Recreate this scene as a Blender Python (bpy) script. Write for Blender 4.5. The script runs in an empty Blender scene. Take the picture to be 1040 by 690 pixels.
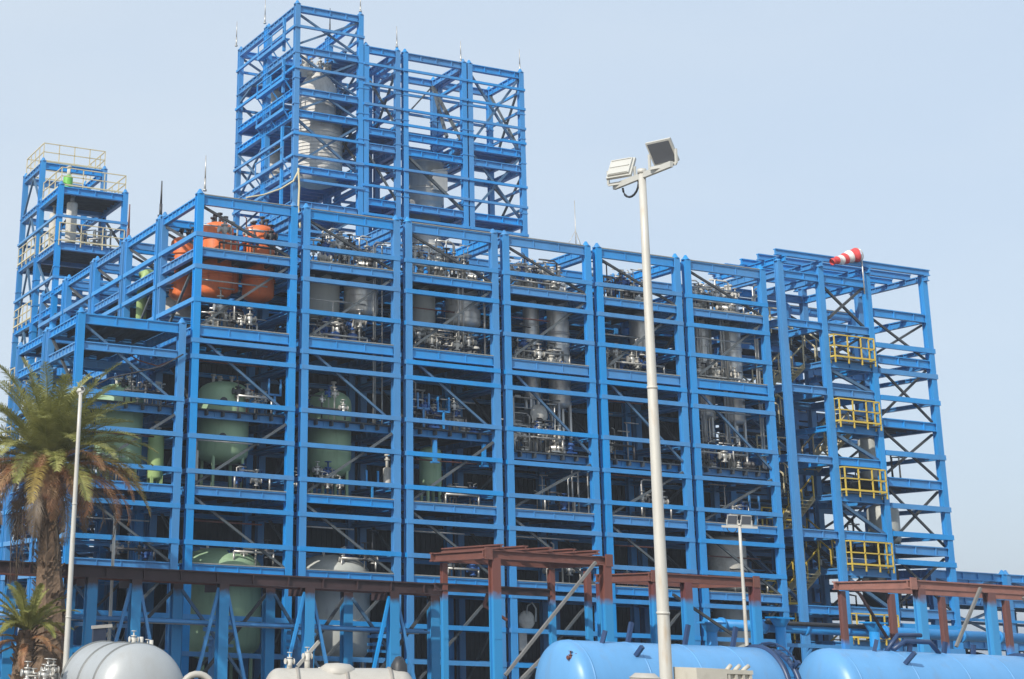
import bpy, bmesh, math, random
from mathutils import Vector, Matrix
random.seed(7)
S = 0.48            # metres per grid unit (one frame bay = 10 units = 4.8 m)
G = -4.2            # ground height in grid units
W = 8.79            # width of one steel module
R = math.radians
sc = bpy.context.scene
col = sc.collection

# ------------------------------------------------------------------ camera
CAM = Vector((-47.11573, -124.6445, 1.926445))
CR, CU, CF = Vector((0.934924, -0.352997, 0.036211)), Vector((-0.134802, -0.258914, 0.956448)), Vector((0.328247, 0.899087, 0.289649))
FPX, PX, PY = 1636.142, 186.7776, 152.996
cd = bpy.data.cameras.new('camera'); cam = bpy.data.objects.new('camera', cd); col.objects.link(cam)
m = Matrix((CR, CU, -CF)).transposed().to_4x4(); m.translation = CAM * S
cam.matrix_world = m
cd.sensor_width = 36; cd.lens = FPX / 1040 * 36
cd.shift_x = (520 - PX) / 1040; cd.shift_y = -(345 - PY) / 1040
cd.clip_start = 0.1; cd.clip_end = 5000
sc.camera = cam

def ray(x, y): return CR * ((x - PX) / FPX) - CU * ((y - PY) / FPX) + CF
def at(x, y, v, ax=1):                      # where the sight line meets the plane axis=v
    d = ray(x, y); return CAM + d * ((v - CAM[ax]) / d[ax])
def atd(x, y, d): return CAM + ray(x, y) * d

# ------------------------------------------------------------------ materials
def new_mat(name):
    m = bpy.data.materials.new(name); m.use_nodes = True
    nt = m.node_tree; return m, nt, nt.nodes['Principled BSDF']
def mat(name, c, rough=.5, metal=0., var=.12, tone=0., rust=0., scale=1.5, dirt=None, dirt_amt=.35, bump=0., spec=.5, streak=False):
    m, nt, b = new_mat(name)
    b.inputs['Roughness'].default_value = rough; b.inputs['Metallic'].default_value = metal
    b.inputs['Specular IOR Level'].default_value = spec
    geo = nt.nodes.new('ShaderNodeNewGeometry')
    mp = nt.nodes.new('ShaderNodeMapping'); nt.links.new(geo.outputs['Position'], mp.inputs[0])
    mp.inputs['Scale'].default_value = (1, 1, .25) if streak else (1, 1, 1)
    n = nt.nodes.new('ShaderNodeTexNoise'); n.inputs['Scale'].default_value = scale; n.inputs['Detail'].default_value = 6
    n.inputs['Roughness'].default_value = .65
    nt.links.new(mp.outputs[0], n.inputs['Vector'])
    r = nt.nodes.new('ShaderNodeValToRGB')
    r.color_ramp.elements[0].position = .3; r.color_ramp.elements[1].position = .7
    r.color_ramp.elements[0].color = tuple(max(0, x * (1 - var)) for x in c) + (1,)
    r.color_ramp.elements[1].color = tuple(min(1, x * (1 + var)) for x in c) + (1,)
    nt.links.new(n.outputs['Fac'], r.inputs[0]); out = r.outputs[0]
    if dirt:
        n2 = nt.nodes.new('ShaderNodeTexNoise'); n2.inputs['Scale'].default_value = scale * 2.7; n2.inputs['Detail'].default_value = 8
        nt.links.new(mp.outputs[0], n2.inputs['Vector'])
        mr = nt.nodes.new('ShaderNodeMapRange'); mr.inputs[1].default_value = .55; mr.inputs[2].default_value = .75
        mr.inputs[4].default_value = dirt_amt
        nt.links.new(n2.outputs['Fac'], mr.inputs[0])
        mx = nt.nodes.new('ShaderNodeMix'); mx.data_type = 'RGBA'
        nt.links.new(mr.outputs[0], mx.inputs[0]); nt.links.new(out, mx.inputs[6]); mx.inputs[7].default_value = tuple(dirt) + (1,)
        out = mx.outputs[2]
    if rust:                                    # small chips and runs of rust
        n3 = nt.nodes.new('ShaderNodeTexNoise'); n3.inputs['Scale'].default_value = 2.2; n3.inputs['Detail'].default_value = 10; n3.inputs['Roughness'].default_value = .75
        nt.links.new(mp.outputs[0], n3.inputs['Vector'])
        m3 = nt.nodes.new('ShaderNodeMapRange'); m3.inputs[1].default_value = .66; m3.inputs[2].default_value = .74; m3.inputs[4].default_value = rust
        nt.links.new(n3.outputs['Fac'], m3.inputs[0]); x3 = nt.nodes.new('ShaderNodeMix'); x3.data_type = 'RGBA'
        nt.links.new(m3.outputs[0], x3.inputs[0]); nt.links.new(out, x3.inputs[6]); x3.inputs[7].default_value = (.16, .11, .09, 1); out = x3.outputs[2]
    if tone:                                    # every part was painted in its own batch
        oi = nt.nodes.new('ShaderNodeObjectInfo'); hs = nt.nodes.new('ShaderNodeHueSaturation')
        for sock, lo, hi in (('Value', 1 - tone, 1 + tone), ('Saturation', 1 - tone * .9, 1.02)):
            mr_ = nt.nodes.new('ShaderNodeMapRange'); mr_.inputs[3].default_value = lo; mr_.inputs[4].default_value = hi
            nt.links.new(oi.outputs['Random'], mr_.inputs[0]); nt.links.new(mr_.outputs[0], hs.inputs[sock])
        nt.links.new(out, hs.inputs['Color']); out = hs.outputs[0]
    nt.links.new(out, b.inputs['Base Color'])
    if bump:
        bp = nt.nodes.new('ShaderNodeBump'); bp.inputs['Strength'].default_value = bump; bp.inputs['Distance'].default_value = .03
        nt.links.new(n.outputs['Fac'], bp.inputs['Height']); nt.links.new(bp.outputs[0], b.inputs['Normal'])
    return m

BLUE = mat('blue_paint', (.018, .25, .61), .42, var=.12, tone=.12, rust=.4, scale=.9, dirt=(.07, .2, .42), dirt_amt=.35, streak=True)
BLUE2 = mat('blue_paint_brace', (.06, .14, .25), .5, var=.15, dirt=(.1, .16, .25), dirt_amt=.5)
GREYBR = mat('grey_primer_brace', (.085, .10, .11), .55, var=.2, dirt=(.12, .09, .06), dirt_amt=.4)
DARKBR = mat('dark_brace', (.05, .055, .06), .6, var=.2)
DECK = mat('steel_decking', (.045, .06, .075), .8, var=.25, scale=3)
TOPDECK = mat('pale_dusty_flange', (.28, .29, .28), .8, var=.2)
SILVER = mat('aluminium_cladding', (.80, .78, .74), .36, .55, var=.1, scale=2.5, dirt=(.25, .22, .18), dirt_amt=.35, streak=True)
CLAD = mat('matt_banded_cladding', (.62, .60, .56), .6, 0, var=.12, scale=3, dirt=(.28, .25, .2), dirt_amt=.4, streak=True)
PIPE = mat('galvanised_pipe', (.55, .54, .51), .36, .5, var=.2, scale=3, dirt=(.15, .11, .08), dirt_amt=.4)
WHITEV = mat('white_valve_wrap', (.56, .54, .49), .7, var=.15, scale=4, dirt=(.25, .22, .18))
DARKP = mat('dark_pipe', (.045, .045, .05), .5, var=.3)
RUSTP = mat('red_oxide_pipe', (.16, .06, .045), .6, var=.2)
ORANGE = mat('orange_paint', (.76, .17, .04), .5, var=.12, dirt=(.30, .08, .03), dirt_amt=.6, streak=True)
GREEN = mat('pale_green_paint', (.31, .46, .29), .55, var=.08, dirt=(.1, .2, .1), dirt_amt=.35, streak=True)
GREEN2 = mat('yellow_green_paint', (.36, .50, .20), .45, var=.08)
GREYT = mat('grey_tank_paint', (.50, .52, .49), .5, var=.08, dirt=(.2, .2, .19), dirt_amt=.3, streak=True)
YEL = mat('yellow_paint', (.62, .45, .07), .5, var=.1)
PALEY = mat('cream_rail_paint', (.62, .54, .34), .6, var=.15)
RUST = mat('red_oxide_primer', (.17, .068, .052), .65, var=.16, scale=1.6, dirt=(.14, .05, .04), dirt_amt=.5)
DRUST = mat('dark_red_oxide', (.05, .028, .03), .65, var=.2, scale=1.6, dirt=(.04, .03, .035), dirt_amt=.5)
TANKB = mat('tank_blue_paint', (.12, .33, .62), .38, var=.08, rust=.3, scale=1.2, dirt=(.16, .27, .42), dirt_amt=.45, streak=True)
BAND = mat('dark_blue_band', (.02, .05, .13), .4, var=.1)
GALV = mat('galvanised_post', (.56, .545, .50), .5, .1, var=.08, scale=3, dirt=(.42, .27, .12), dirt_amt=.45, streak=True)
LAMPB = mat('floodlight_body', (.50, .50, .47), .5, var=.06)
GLASS = mat('floodlight_glass', (.10, .11, .13), .15, var=.1)
TANKG = mat('pale_grey_tank', (.40, .42, .43), .4, .1, var=.06, dirt=(.35, .34, .32), dirt_amt=.35, streak=True)
TANKC = mat('cream_grey_tank', (.44, .42, .38), .5, var=.08, dirt=(.3, .27, .22), dirt_amt=.4)
BLACKP = mat('black_rubber', (.03, .033, .04), .5, var=.2)
REDC = mat('red_cloth', (.66, .07, .07), .8, var=.06)
WHITEC = mat('white_cloth', (.80, .78, .76), .8, var=.04)
BEIGE = mat('beige_box_paint', (.52, .49, .42), .6, var=.08, dirt=(.3, .26, .2))
WALLM = mat('shade_wall_and_dark_vessel', (.035, .04, .045), .8, var=.2)  # near-black of the added shade sheets, also on one end frame vessel
BLUEBOX = mat('deep_blue_equipment', (.02, .09, .30), .5, var=.15)
def ramped(name, top, bot, z, w):           # post primed at its head, painted below
    m, nt, b = new_mat(name); b.inputs['Roughness'].default_value = .5
    geo = nt.nodes.new('ShaderNodeNewGeometry'); sx = nt.nodes.new('ShaderNodeSeparateXYZ'); nt.links.new(geo.outputs['Position'], sx.inputs[0])
    n = nt.nodes.new('ShaderNodeTexNoise'); n.inputs['Scale'].default_value = 4; n.inputs['Detail'].default_value = 5
    nt.links.new(geo.outputs['Position'], n.inputs['Vector'])
    ma = nt.nodes.new('ShaderNodeMath'); ma.operation = 'MULTIPLY_ADD'; ma.inputs[1].default_value = .35
    nt.links.new(n.outputs['Fac'], ma.inputs[0]); nt.links.new(sx.outputs['Z'], ma.inputs[2])
    mr = nt.nodes.new('ShaderNodeMapRange'); mr.inputs[1].default_value = (z - w) * S + .17; mr.inputs[2].default_value = (z + w) * S + .17
    nt.links.new(ma.outputs[0], mr.inputs[0])
    mx = nt.nodes.new('ShaderNodeMix'); mx.data_type = 'RGBA'; nt.links.new(mr.outputs[0], mx.inputs[0])
    mx.inputs[6].default_value = bot + (1,); mx.inputs[7].default_value = top + (1,)
    nt.links.new(mx.outputs[2], b.inputs['Base Color']); return m
RACKCOL = ramped('rack_post_blue_with_primed_head', (.055, .03, .03), (.03, .265, .57), 5.3, .3)
R1COL = ramped('post_blue_with_red_head', (.18, .065, .05), (.03, .27, .58), 5.7, .28)
R3COL = ramped('post_blue_with_brown_head', (.16, .07, .06), (.05, .30, .62), 6.8, .3)

# ------------------------------------------------------------------ mesh builder
class MB:
    def __init__(s): s.v = []; s.f = []; s.mi = []; s.sm = []; s.cur = 0
    def face(s, pts, smooth=False):
        b = len(s.v); s.v += [tuple(p) for p in pts]; s.f.append(tuple(range(b, b + len(pts)))); s.mi.append(s.cur); s.sm.append(smooth)
    def box(s, x0, x1, y0, y1, z0, z1):
        b = len(s.v)
        s.v += [(x0, y0, z0), (x1, y0, z0), (x1, y1, z0), (x0, y1, z0), (x0, y0, z1), (x1, y0, z1), (x1, y1, z1), (x0, y1, z1)]
        for q in ((0, 3, 2, 1), (4, 5, 6, 7), (0, 1, 5, 4), (1, 2, 6, 5), (2, 3, 7, 6), (3, 0, 4, 7)):
            s.f.append(tuple(b + i for i in q)); s.mi.append(s.cur); s.sm.append(False)
        return s
    def bar(s, p, q, w, h=None, up=(0, 0, 1)):
        h = h or w; p = Vector(p); q = Vector(q); d = (q - p).normalized(); up = Vector(up)
        if abs(d.dot(up)) > .98: up = Vector((0, 1, 0))
        a = d.cross(up).normalized(); c = a.cross(d)
        b = len(s.v)
        for o in (p, q):
            for i, j in ((-1, -1), (1, -1), (1, 1), (-1, 1)): s.v.append(tuple(o + a * (i * w / 2) + c * (j * h / 2)))
        for f in ((0, 1, 2, 3), (7, 6, 5, 4), (0, 4, 5, 1), (1, 5, 6, 2), (2, 6, 7, 3), (3, 7, 4, 0)):
            s.f.append(tuple(b + i for i in f)); s.mi.append(s.cur); s.sm.append(False)
        return s
    def tube(s, pts, r, n=8, r2=None, caps=True):
        pts = [Vector(p) for p in pts]; rings = []
        N = len(pts)
        for i, p in enumerate(pts):
            d = (pts[min(i + 1, N - 1)] - pts[max(i - 1, 0)]).normalized()
            up = Vector((0, 0, 1)) if abs(d.z) < .9 else Vector((0, 1, 0))
            a = d.cross(up).normalized(); c = a.cross(d)
            rr = r if r2 is None else r + (r2 - r) * i / (N - 1)
            b = len(s.v); rings.append(b)
            for k in range(n):
                t = 2 * math.pi * k / n; s.v.append(tuple(p + a * (math.cos(t) * rr) + c * (math.sin(t) * rr)))
        for i in range(N - 1):
            for k in range(n):
                k2 = (k + 1) % n
                s.f.append((rings[i] + k, rings[i] + k2, rings[i + 1] + k2, rings[i + 1] + k)); s.mi.append(s.cur); s.sm.append(True)
        if caps:
            s.f.append(tuple(rings[0] + k for k in range(n))[::-1]); s.f.append(tuple(rings[-1] + k for k in range(n)))
            s.mi += [s.cur] * 2; s.sm += [False] * 2
        return s
    def lathe(s, prof, o=(0, 0, 0), ax=(0, 0, 1), n=28):     # prof = [(r, h)]
        o = Vector(o); ax = Vector(ax).normalized()
        up = Vector((0, 0, 1)) if abs(ax.z) < .9 else Vector((1, 0, 0))
        a = ax.cross(up).normalized(); c = ax.cross(a); rings = []
        for r, h in prof:
            rings.append(len(s.v))
            for k in range(n):
                t = 2 * math.pi * k / n; s.v.append(tuple(o + ax * h + a * (math.cos(t) * r) + c * (math.sin(t) * r)))
        for i in range(len(prof) - 1):
            for k in range(n):
                k2 = (k + 1) % n
                s.f.append((rings[i] + k, rings[i + 1] + k, rings[i + 1] + k2, rings[i] + k2)); s.mi.append(s.cur); s.sm.append(True)
        return s
    def mesh(s, name, mats):
        me = bpy.data.meshes.new(name)
        me.from_pydata([(x * S, y * S, z * S) for x, y, z in s.v], [], s.f)
        for mm in (mats if isinstance(mats, (list, tuple)) else [mats]): me.materials.append(mm)
        me.polygons.foreach_set('material_index', s.mi); me.polygons.foreach_set('use_smooth', s.sm)
        bm = bmesh.new(); bm.from_mesh(me); bmesh.ops.recalc_face_normals(bm, faces=bm.faces); bm.to_mesh(me); bm.free()
        return me
    def build(s, name, mats, parent=None, loc=(0, 0, 0)):
        return place(s.mesh(name, mats), name, parent, loc)
def place(me, name, parent=None, loc=(0, 0, 0), label=None):
    o = bpy.data.objects.new(name, me); col.objects.link(o); o.location = Vector(loc) * S; o.parent = parent
    if label: o['label'] = label
    return o
def tag(o, label, cat, group=None):
    o['label'] = label; o['category'] = cat
    if group: o['group'] = group
    return o
def thing(name, label, cat, loc=(0, 0, 0), group=None, rz=0):
    o = bpy.data.objects.new(name, None); col.objects.link(o); o.empty_display_size = .2
    o.location = Vector(loc) * S; o.rotation_euler.z = rz
    return tag(o, label, cat, group)
KIDS = {}
def dup(root, loc, label, group=None, skip=()):
    if root.name not in KIDS:
        ch = {}
        for o in col.objects:
            if o.parent: ch.setdefault(o.parent.name, []).append(o)
        KIDS[root.name] = [(c, ch.get(c.name, [])) for c in ch.get(root.name, [])]
    r = root.copy(); col.objects.link(r); r.location = Vector(loc) * S; r['label'] = label
    if group: r['group'] = group
    for c, gs in KIDS[root.name]:
        if c.name.split('.')[0] in skip: continue
        d = c.copy(); col.objects.link(d); d.parent = r
        for g in gs:
            e = g.copy(); col.objects.link(e); e.parent = d
    return r

# ------------------------------------------------------------------ ground
gmat, nt, b = new_mat('yard_ground'); b.inputs['Roughness'].default_value = .9
tc = nt.nodes.new('ShaderNodeTexCoord'); n = nt.nodes.new('ShaderNodeTexNoise'); n.inputs['Scale'].default_value = .35; n.inputs['Detail'].default_value = 9
nt.links.new(tc.outputs['Object'], n.inputs['Vector']); r = nt.nodes.new('ShaderNodeValToRGB')
r.color_ramp.elements[0].position = .35; r.color_ramp.elements[1].position = .65
r.color_ramp.elements[0].color = (.16, .13, .10, 1); r.color_ramp.elements[1].color = (.27, .24, .19, 1)
nt.links.new(n.outputs['Fac'], r.inputs[0]); nt.links.new(r.outputs[0], b.inputs['Base Color'])
mb = MB(); L = 3500
mb.face([(-L, -L, 0), (L, -L, 0), (L, L, 0), (-L, L, 0)])
g = mb.build('ground', gmat, None, (0, 0, G)); g['kind'] = 'structure'
mb = MB(); mb.box(-14, 84, -4, 64, 0, .35)
g = mb.build('pavement', mat('concrete_slab', (.33, .32, .30), .85, var=.15, scale=.8), None, (0, 0, G)); g['kind'] = 'structure'
mb = MB(); mb.face([(-140, -62, .02), (200, -62, .02), (200, -24, .02), (-140, -24, .02)])
g = mb.build('road', mat('asphalt', (.055, .055, .055), .85, var=.2, scale=6), None, (0, 0, G)); g['kind'] = 'structure'

# ------------------------------------------------------------------ steel sections (shared meshes)
CW = .31
def column_mesh(h):
    mb = MB(); f = .09
    mb.box(-CW, CW, -CW, -CW + f, 0, h); mb.box(-CW, CW, CW - f, CW, 0, h)
    mb.box(-.20, .20, -CW + f, CW - f, 0, h)
    mb.box(-CW - .14, CW + .14, -CW - .14, CW + .14, 0, .12)
    return mb.mesh('column', BLUE)
def ib(axis, L, h, fw, e=0, stiff=2.0):
    mb = MB(); t = .10; w = .06
    def bx(a0, a1, b0, b1, z0, z1):
        if axis == 'x': mb.box(a0, a1, b0, b1, z0, z1)
        else: mb.box(b0, b1, a0, a1, z0, z1)
    bx(-e, L + e, -fw / 2, fw / 2, h / 2 - t, h / 2); bx(-e, L + e, -fw / 2, fw / 2, -h / 2, -h / 2 + t)
    bx(-e, L + e, -w, w, -h / 2 + t, h / 2 - t)
    k = stiff
    while k < L - .5:
        bx(k - .04, k + .04, -fw / 2 + .03, fw / 2 - .03, -h / 2 + t, h / 2 - t); k += stiff
    return mb
def thin(axis, L, h, off, e=CW):          # channel rail fixed on the outer face
    mb = MB(); t = .07
    def bx(a0, a1, b0, b1, z0, z1):
        if axis == 'x': mb.box(a0, a1, b0, b1, z0, z1)
        else: mb.box(b0, b1, a0, a1, z0, z1)
    s = 1 if off > 0 else -1; o = off
    bx(-e, L + e, min(o, o - s * t), max(o, o - s * t), -h / 2, h / 2)
    i0, i1 = sorted((o - s * t, o - s * .42))
    bx(-e + .02, L + e - .02, i0, i1, h / 2 - t, h / 2); bx(-e + .02, L + e - .02, i0, i1, -h / 2, -h / 2 + t)
    return mb
XT = ib('x', W - 2 * CW, .68, .34, stiff=2.02).mesh('floor_beam', BLUE)
YT = ib('y', W - 2 * CW, .72, .40, stiff=1.0).mesh('floor_beam', BLUE)
XTP = ib('x', W - 2 * CW, .85, .34, stiff=2.7).mesh('floor_beam', BLUE)
XN = thin('x', W, .38, -CW - .05).mesh('rail_beam', BLUE); XNB = thin('x', W, .38, CW + .05).mesh('rail_beam', BLUE)
YN = thin('y', W, .38, -CW - .05).mesh('rail_beam', BLUE); YNB = thin('y', W, .38, CW + .05).mesh('rail_beam', BLUE)
# deck with joists
mb = MB(); mb.box(CW, W - CW, CW, W - CW, -.06, .06)
for k in range(1, 6): mb.box(k * W / 6 - .08, k * W / 6 + .08, CW, W - CW, -.45, -.062)
DK = mb.mesh('floor_deck', DECK)
mb = MB(); mb.lathe([(.0, 0), (.42, .01), (.42, .1), (.30, .16), (.10, .5), (0, .52)], n=6); LUG = mb.mesh('lifting_lug', BLUE)
def diag(axis, z0, z1, flip, w=.2):
    mb = MB(); a, b2 = (CW, W - CW); za, zb = (z0, z1) if flip else (z1, z0)
    if axis == 'x': mb.bar((a, .12, za), (b2, .12, zb), w, w, (0, 1, 0))
    else: mb.bar((.12, a, za), (.12, b2, zb), w, w, (1, 0, 0))
    return mb
def lv(z): return z - G
ABOVE = [('T', 37.9), ('N', 34.86), ('F', 33.35), ('N', 32.06), ('N', 29.21)]
BELOWA = [('T', 26.6), ('N', 25.75), ('N', 24.4), ('N', 20.73), ('F', 19.85), ('N', 17.85), ('N', 15.0), ('F', 13.45), ('N', 12.14), ('N', 9.35), ('F', 7.35), ('N', 6.45), ('N', 3.6), ('N', .77), ('T', -1.7)]
BELOWB = [('T', 26.6), ('N', 25.75), ('N', 24.4), ('N', 20.73), ('F', 18.6), ('N', 17.80), ('N', 14.95), ('F', 13.45), ('N', 12.14), ('N', 9.35), ('F', 7.35), ('N', 6.45), ('N', 3.6), ('N', .77), ('T', -1.7)]
COLF, COLL = column_mesh(38.35 - G), column_mesh(27.0 - G)
DG = {}
def getdiag(ax, z0, z1, fl, mt):
    k = (ax, z0, z1, fl, mt.name)
    if k not in DG: DG[k] = diag(ax, lv(z0), lv(z1), fl).mesh('brace', mt)
    return DG[k]
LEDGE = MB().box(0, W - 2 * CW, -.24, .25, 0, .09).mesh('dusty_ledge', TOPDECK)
def y0f(k, z): return k == 'T' and z > lv(20) or k == 'F' and not lv(16) < z < lv(22)
COLX = column_mesh(14.2 - G)
def steel_bay(label, x, y, full=True, kind='A', group=None, inner=False, cut=None):
    t = thing('steel_frame_bay', label, 'steel frame', (x, y, G), group)
    for cx, cy in ((0, 0), (W, 0), (0, W), (W, W)):
        c = place(COLX if cut else COLF if full else COLL, 'column', t, (cx, cy, 0))
        place(LUG, 'lifting_lug', c, (0, 0, (cut + .7 if cut else 38.35 if full else 27.0) - G))
    lev = (ABOVE if full else []) + (BELOWA if kind == 'A' else BELOWB)
    if not full: lev = [l for l in lev if l[1] != 25.75]
    if cut: lev = [l for l in lev if l[1] < cut + .1]
    for k, z in lev:
        z = lv(z)
        if k == 'N' and not (not full and abs(z - lv(24.4)) < .01):
            place(XN, 'rail_beam', t, (0, 0, z)); place(YN, 'rail_beam', t, (0, 0, z))
            if not inner: place(YNB, 'rail_beam', t, (W, 0, z))
            place(XNB, 'rail_beam', t, (0, W, z))
        else:
            top = k == 'T' and z > lv(20)
            place(XTP if top else XT, 'floor_beam', t, (CW, .9 if k == 'F' and lv(16) < z < lv(22) else -.03, z)); place(XT, 'floor_beam', t, (CW, W, z))
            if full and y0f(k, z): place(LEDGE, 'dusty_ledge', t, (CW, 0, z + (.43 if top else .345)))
            place(YT, 'floor_beam', t, (0, CW, z)); place(YT, 'floor_beam', t, (W, CW, z))
            if k == 'F' or (abs(z - lv(26.6)) < .1): place(DK, 'floor_deck', t, (0, 0, z + .30))
    hz = 19.85 if kind == 'A' else 18.6
    segs = [(26.2, hz + .6, 0, BLUE2), (hz - .4, 13.9, 1, GREYBR), (13.0, 7.8, 0, GREYBR), (6.9, -1.3, 1, GREYBR)]
    if full: segs = [(37.4, 33.9, 0, DARKBR), (33.0, 27.0, 1, GREYBR)] + segs
    for z1, z0, fl, mt in segs:
        if cut and z1 > cut: continue
        place(getdiag('x', z0, z1, fl, mt), 'brace', t); place(getdiag('y', z0, z1, 1 - fl, DARKBR if mt is not GREYBR else GREYBR), 'brace', t)
    return t

ORD = ['first', 'second', 'third', 'fourth', 'fifth', 'sixth']
hold = ['holding orange vessels', 'with shaded green vessel', 'with slim green vessel',
        'with tall silver columns', 'crossed by the lamp post', 'beside the stair tower']
fullA = fullB = None
def bay(k, r, label, group, kind):
    global fullA, fullB
    src = fullA if kind == 'A' else fullB
    if src is None:
        o = steel_bay(label, 10 * k, 10 * r, True, kind, group)
        if kind == 'A': fullA = o
        else: fullB = o
        return o
    return dup(src, (10 * k, 10 * r, G), label, group, skip=())
GR = 'full height blue steel frame bays'
for k in range(6):
    bay(k, 0, '%s full-height front bay from the left corner, %s' % (ORD[k], hold[k]), GR, 'A' if k < 3 else 'B')
SIDE = ['', 'second', 'third', 'fourth', 'fifth']
for r_ in range(1, 5):
    bay(0, r_, '%s full-height blue bay along the sunlit left face from the front corner' % SIDE[r_], GR, 'A')
low = None
for r_ in range(0, 5):
    lab = ('low blue frame bay at the front left, behind the palm and stopping at mid height' if r_ == 0 else
           '%s low blue frame bay back along the far left side behind the palm' % SIDE[r_])
    if r_ == 2:
        low = steel_bay(lab, -10, 20, False, 'A', 'low blue steel frame bays', cut=13.5); continue
    if low is None: low = steel_bay(lab, -10, 0, False, 'A', 'low blue steel frame bays')
    else: dup(low, (-10, 10 * r_, G), lab)
# the bays deeper inside (dim, behind the front row)
for k in range(1, 6):
    for r_ in (1, 2):
        bay(k, r_, 'dim blue steel frame bay standing inside, behind the front row of bays', 'inner blue steel frame bays', 'A' if k < 3 else 'B')
# back rows carry only the open top storey that the sky shows through
for k in range(1, 6):
    bay(k, 3, 'dim blue steel frame bay standing inside, behind the front row of bays', 'inner blue steel frame bays', 'A' if k < 3 else 'B')
# added near-black sheets standing in for the deep shade inside the plant
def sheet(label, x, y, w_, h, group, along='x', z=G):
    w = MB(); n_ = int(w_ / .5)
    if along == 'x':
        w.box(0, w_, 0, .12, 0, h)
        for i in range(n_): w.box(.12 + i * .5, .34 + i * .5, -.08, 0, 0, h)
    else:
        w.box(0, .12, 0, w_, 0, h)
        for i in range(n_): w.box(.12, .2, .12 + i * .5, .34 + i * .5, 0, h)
    return tag(w.build('added_shade_wall', WALLM, None, (x, y, z)), label, 'shade screen', group)
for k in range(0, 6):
    sheet('added dark sheet standing in for shade behind the inner frame bays', 10 * k + .2, 29.4 if k else 19.4, 9.5, lv(33.0), 'added shade sheets inside the plant')
    sheet('low added dark sheet standing in for shade right behind the front bays', 10 * k + .1, 9.32, 9.7, lv(26.0), 'low added shade sheets behind the front bays')  # added low sheets blacken the lower floors just behind the front row
for y_ in (9.8, 19.8): sheet('added dark sheet standing in for shade at the stair tower end', 59.5, y_, 9.3, lv(33.0), 'added shade sheets at the plant end', 'y')  # added sheets keep the bays dark where the plant end is open
sheet('added dark sheet for shade behind the service bay of the stair tower', 61.5, 20.6, 9.0, lv(24.0), 'added shade sheets at the plant end')  # added sheet darkens the backdrop of the stair tower
bay(7.2, 1.2, 'blue steel frame bay standing behind the far right end frame', 'inner blue steel frame bays', 'B')
sheet('added dark sheet for shade behind the service bays at the far right', 71.2, 21.2, 12.0, lv(29.0), 'added shade sheets at the plant end')  # added sheet darkens the sky gaps seen through the stair tower
bay(6.25, 1.15, 'blue steel frame bay standing directly behind the stair tower', 'inner blue steel frame bays', 'B')
# ------------------------------------------------------------------ vessels
def dome(r, h, n=6, up=True):
    return [(r * math.cos(i * math.pi / 2 / n), h * math.sin(i * math.pi / 2 / n)) for i in range(n + 1)]
def vprof(r, z0, z1, dh):
    a = [(rr, z0 + dh - hh) for rr, hh in reversed(dome(r, dh))]
    b_ = [(rr, z1 - dh + hh) for rr, hh in dome(r, dh)]
    return a + b_
def vessel(name, label, x, y, z0, z1, r, mt, flange=None, legs=0, nozz=3, cat='vessel', group=None, dh=None, ribs=0, floor=None, manhole=False, topkit=True):
    dh = dh or r * .5
    base = floor if floor is not None else z0
    t = thing(name, label, cat, (x, y, base), group); o = -base
    mb = MB(); mb.lathe(vprof(r, z0 + o, z1 + o, dh), n=32); mb.build('shell', mt, t)
    if flange:
        for f in flange:
            mb = MB(); mb.lathe([(r * .98, f - .12 + o), (r * 1.07, f - .12 + o), (r * 1.07, f + .12 + o), (r * .98, f + .12 + o)], n=32); mb.build('flange', mt, t)
    if ribs:
        mb = MB(); 
        for i in range(ribs):
            zz = z0 + dh + (z1 - z0 - 2 * dh) * (i + .5) / ribs + o
            mb.lathe([(r, zz - .03), (r * 1.015 + .01, zz - .03), (r * 1.015 + .01, zz + .03), (r, zz + .03)], n=32)
        mb.build('cladding_bands', mt, t)
    for i in range(legs):
        a = math.pi / 4 + i * 2 * math.pi / legs
        mb = MB(); mb.bar((r * .85 * math.cos(a), r * .85 * math.sin(a), (floor - base) if floor is not None else 0), (r * .85 * math.cos(a), r * .85 * math.sin(a), z0 + dh * 1.2 + o), .22)
        mb.build('leg', mt, t)
    rnd = random.Random(x * 7 + z0)
    if topkit:
        mb = MB(); bs_ = []
        for i in range(max(2, nozz)):
            a = rnd.uniform(0, 6.28); rr = rnd.uniform(.15, .6) * r; h = rnd.uniform(.5, 1.1)
            zb = z1 - dh * .45 + o; bs_.append((rr * math.cos(a), rr * math.sin(a), zb + .05))
            mb.tube([(rr * math.cos(a), rr * math.sin(a), zb), (rr * math.cos(a), rr * math.sin(a), zb + h)], .13, 8)
            mb.tube([(rr * math.cos(a), rr * math.sin(a), zb + h), (rr * math.cos(a), rr * math.sin(a), zb + h + .14)], .24, 10)
        mb.tube(bs_, .08, 6)
        mb.build('nozzle_cluster', WHITEV if mt not in (ORANGE,) else DARKP, t)
    if manhole:
        a = -math.pi * .62
        for zz in manhole:
            mb = MB(); p = Vector((math.cos(a) * r * .95, math.sin(a) * r * .95, zz + o)); d = Vector((math.cos(a), math.sin(a), 0))
            mb.tube([p, p + d * .35], .33, 14); mb.build('manhole', BLACKP, t)
    return t
def pv(x, y, Y): return at(x, y, Y)
fl_ = [33.75]
vessel('orange_vessel', 'large orange vessel nearest the left column, centre of the three in the top left bay', 3.3, 4, 30.3, 37.2, 1.42, ORANGE, [32.2, 35.6], 0, 7, floor=26.9)
vessel('orange_vessel', 'large orange vessel on the right of the top left bay', 7.3, 4.0, 30.4, 37.4, 1.42, ORANGE, [32.3, 35.7], 0, 6, floor=26.9)
p1 = at(186, 300, 8.5)
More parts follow.
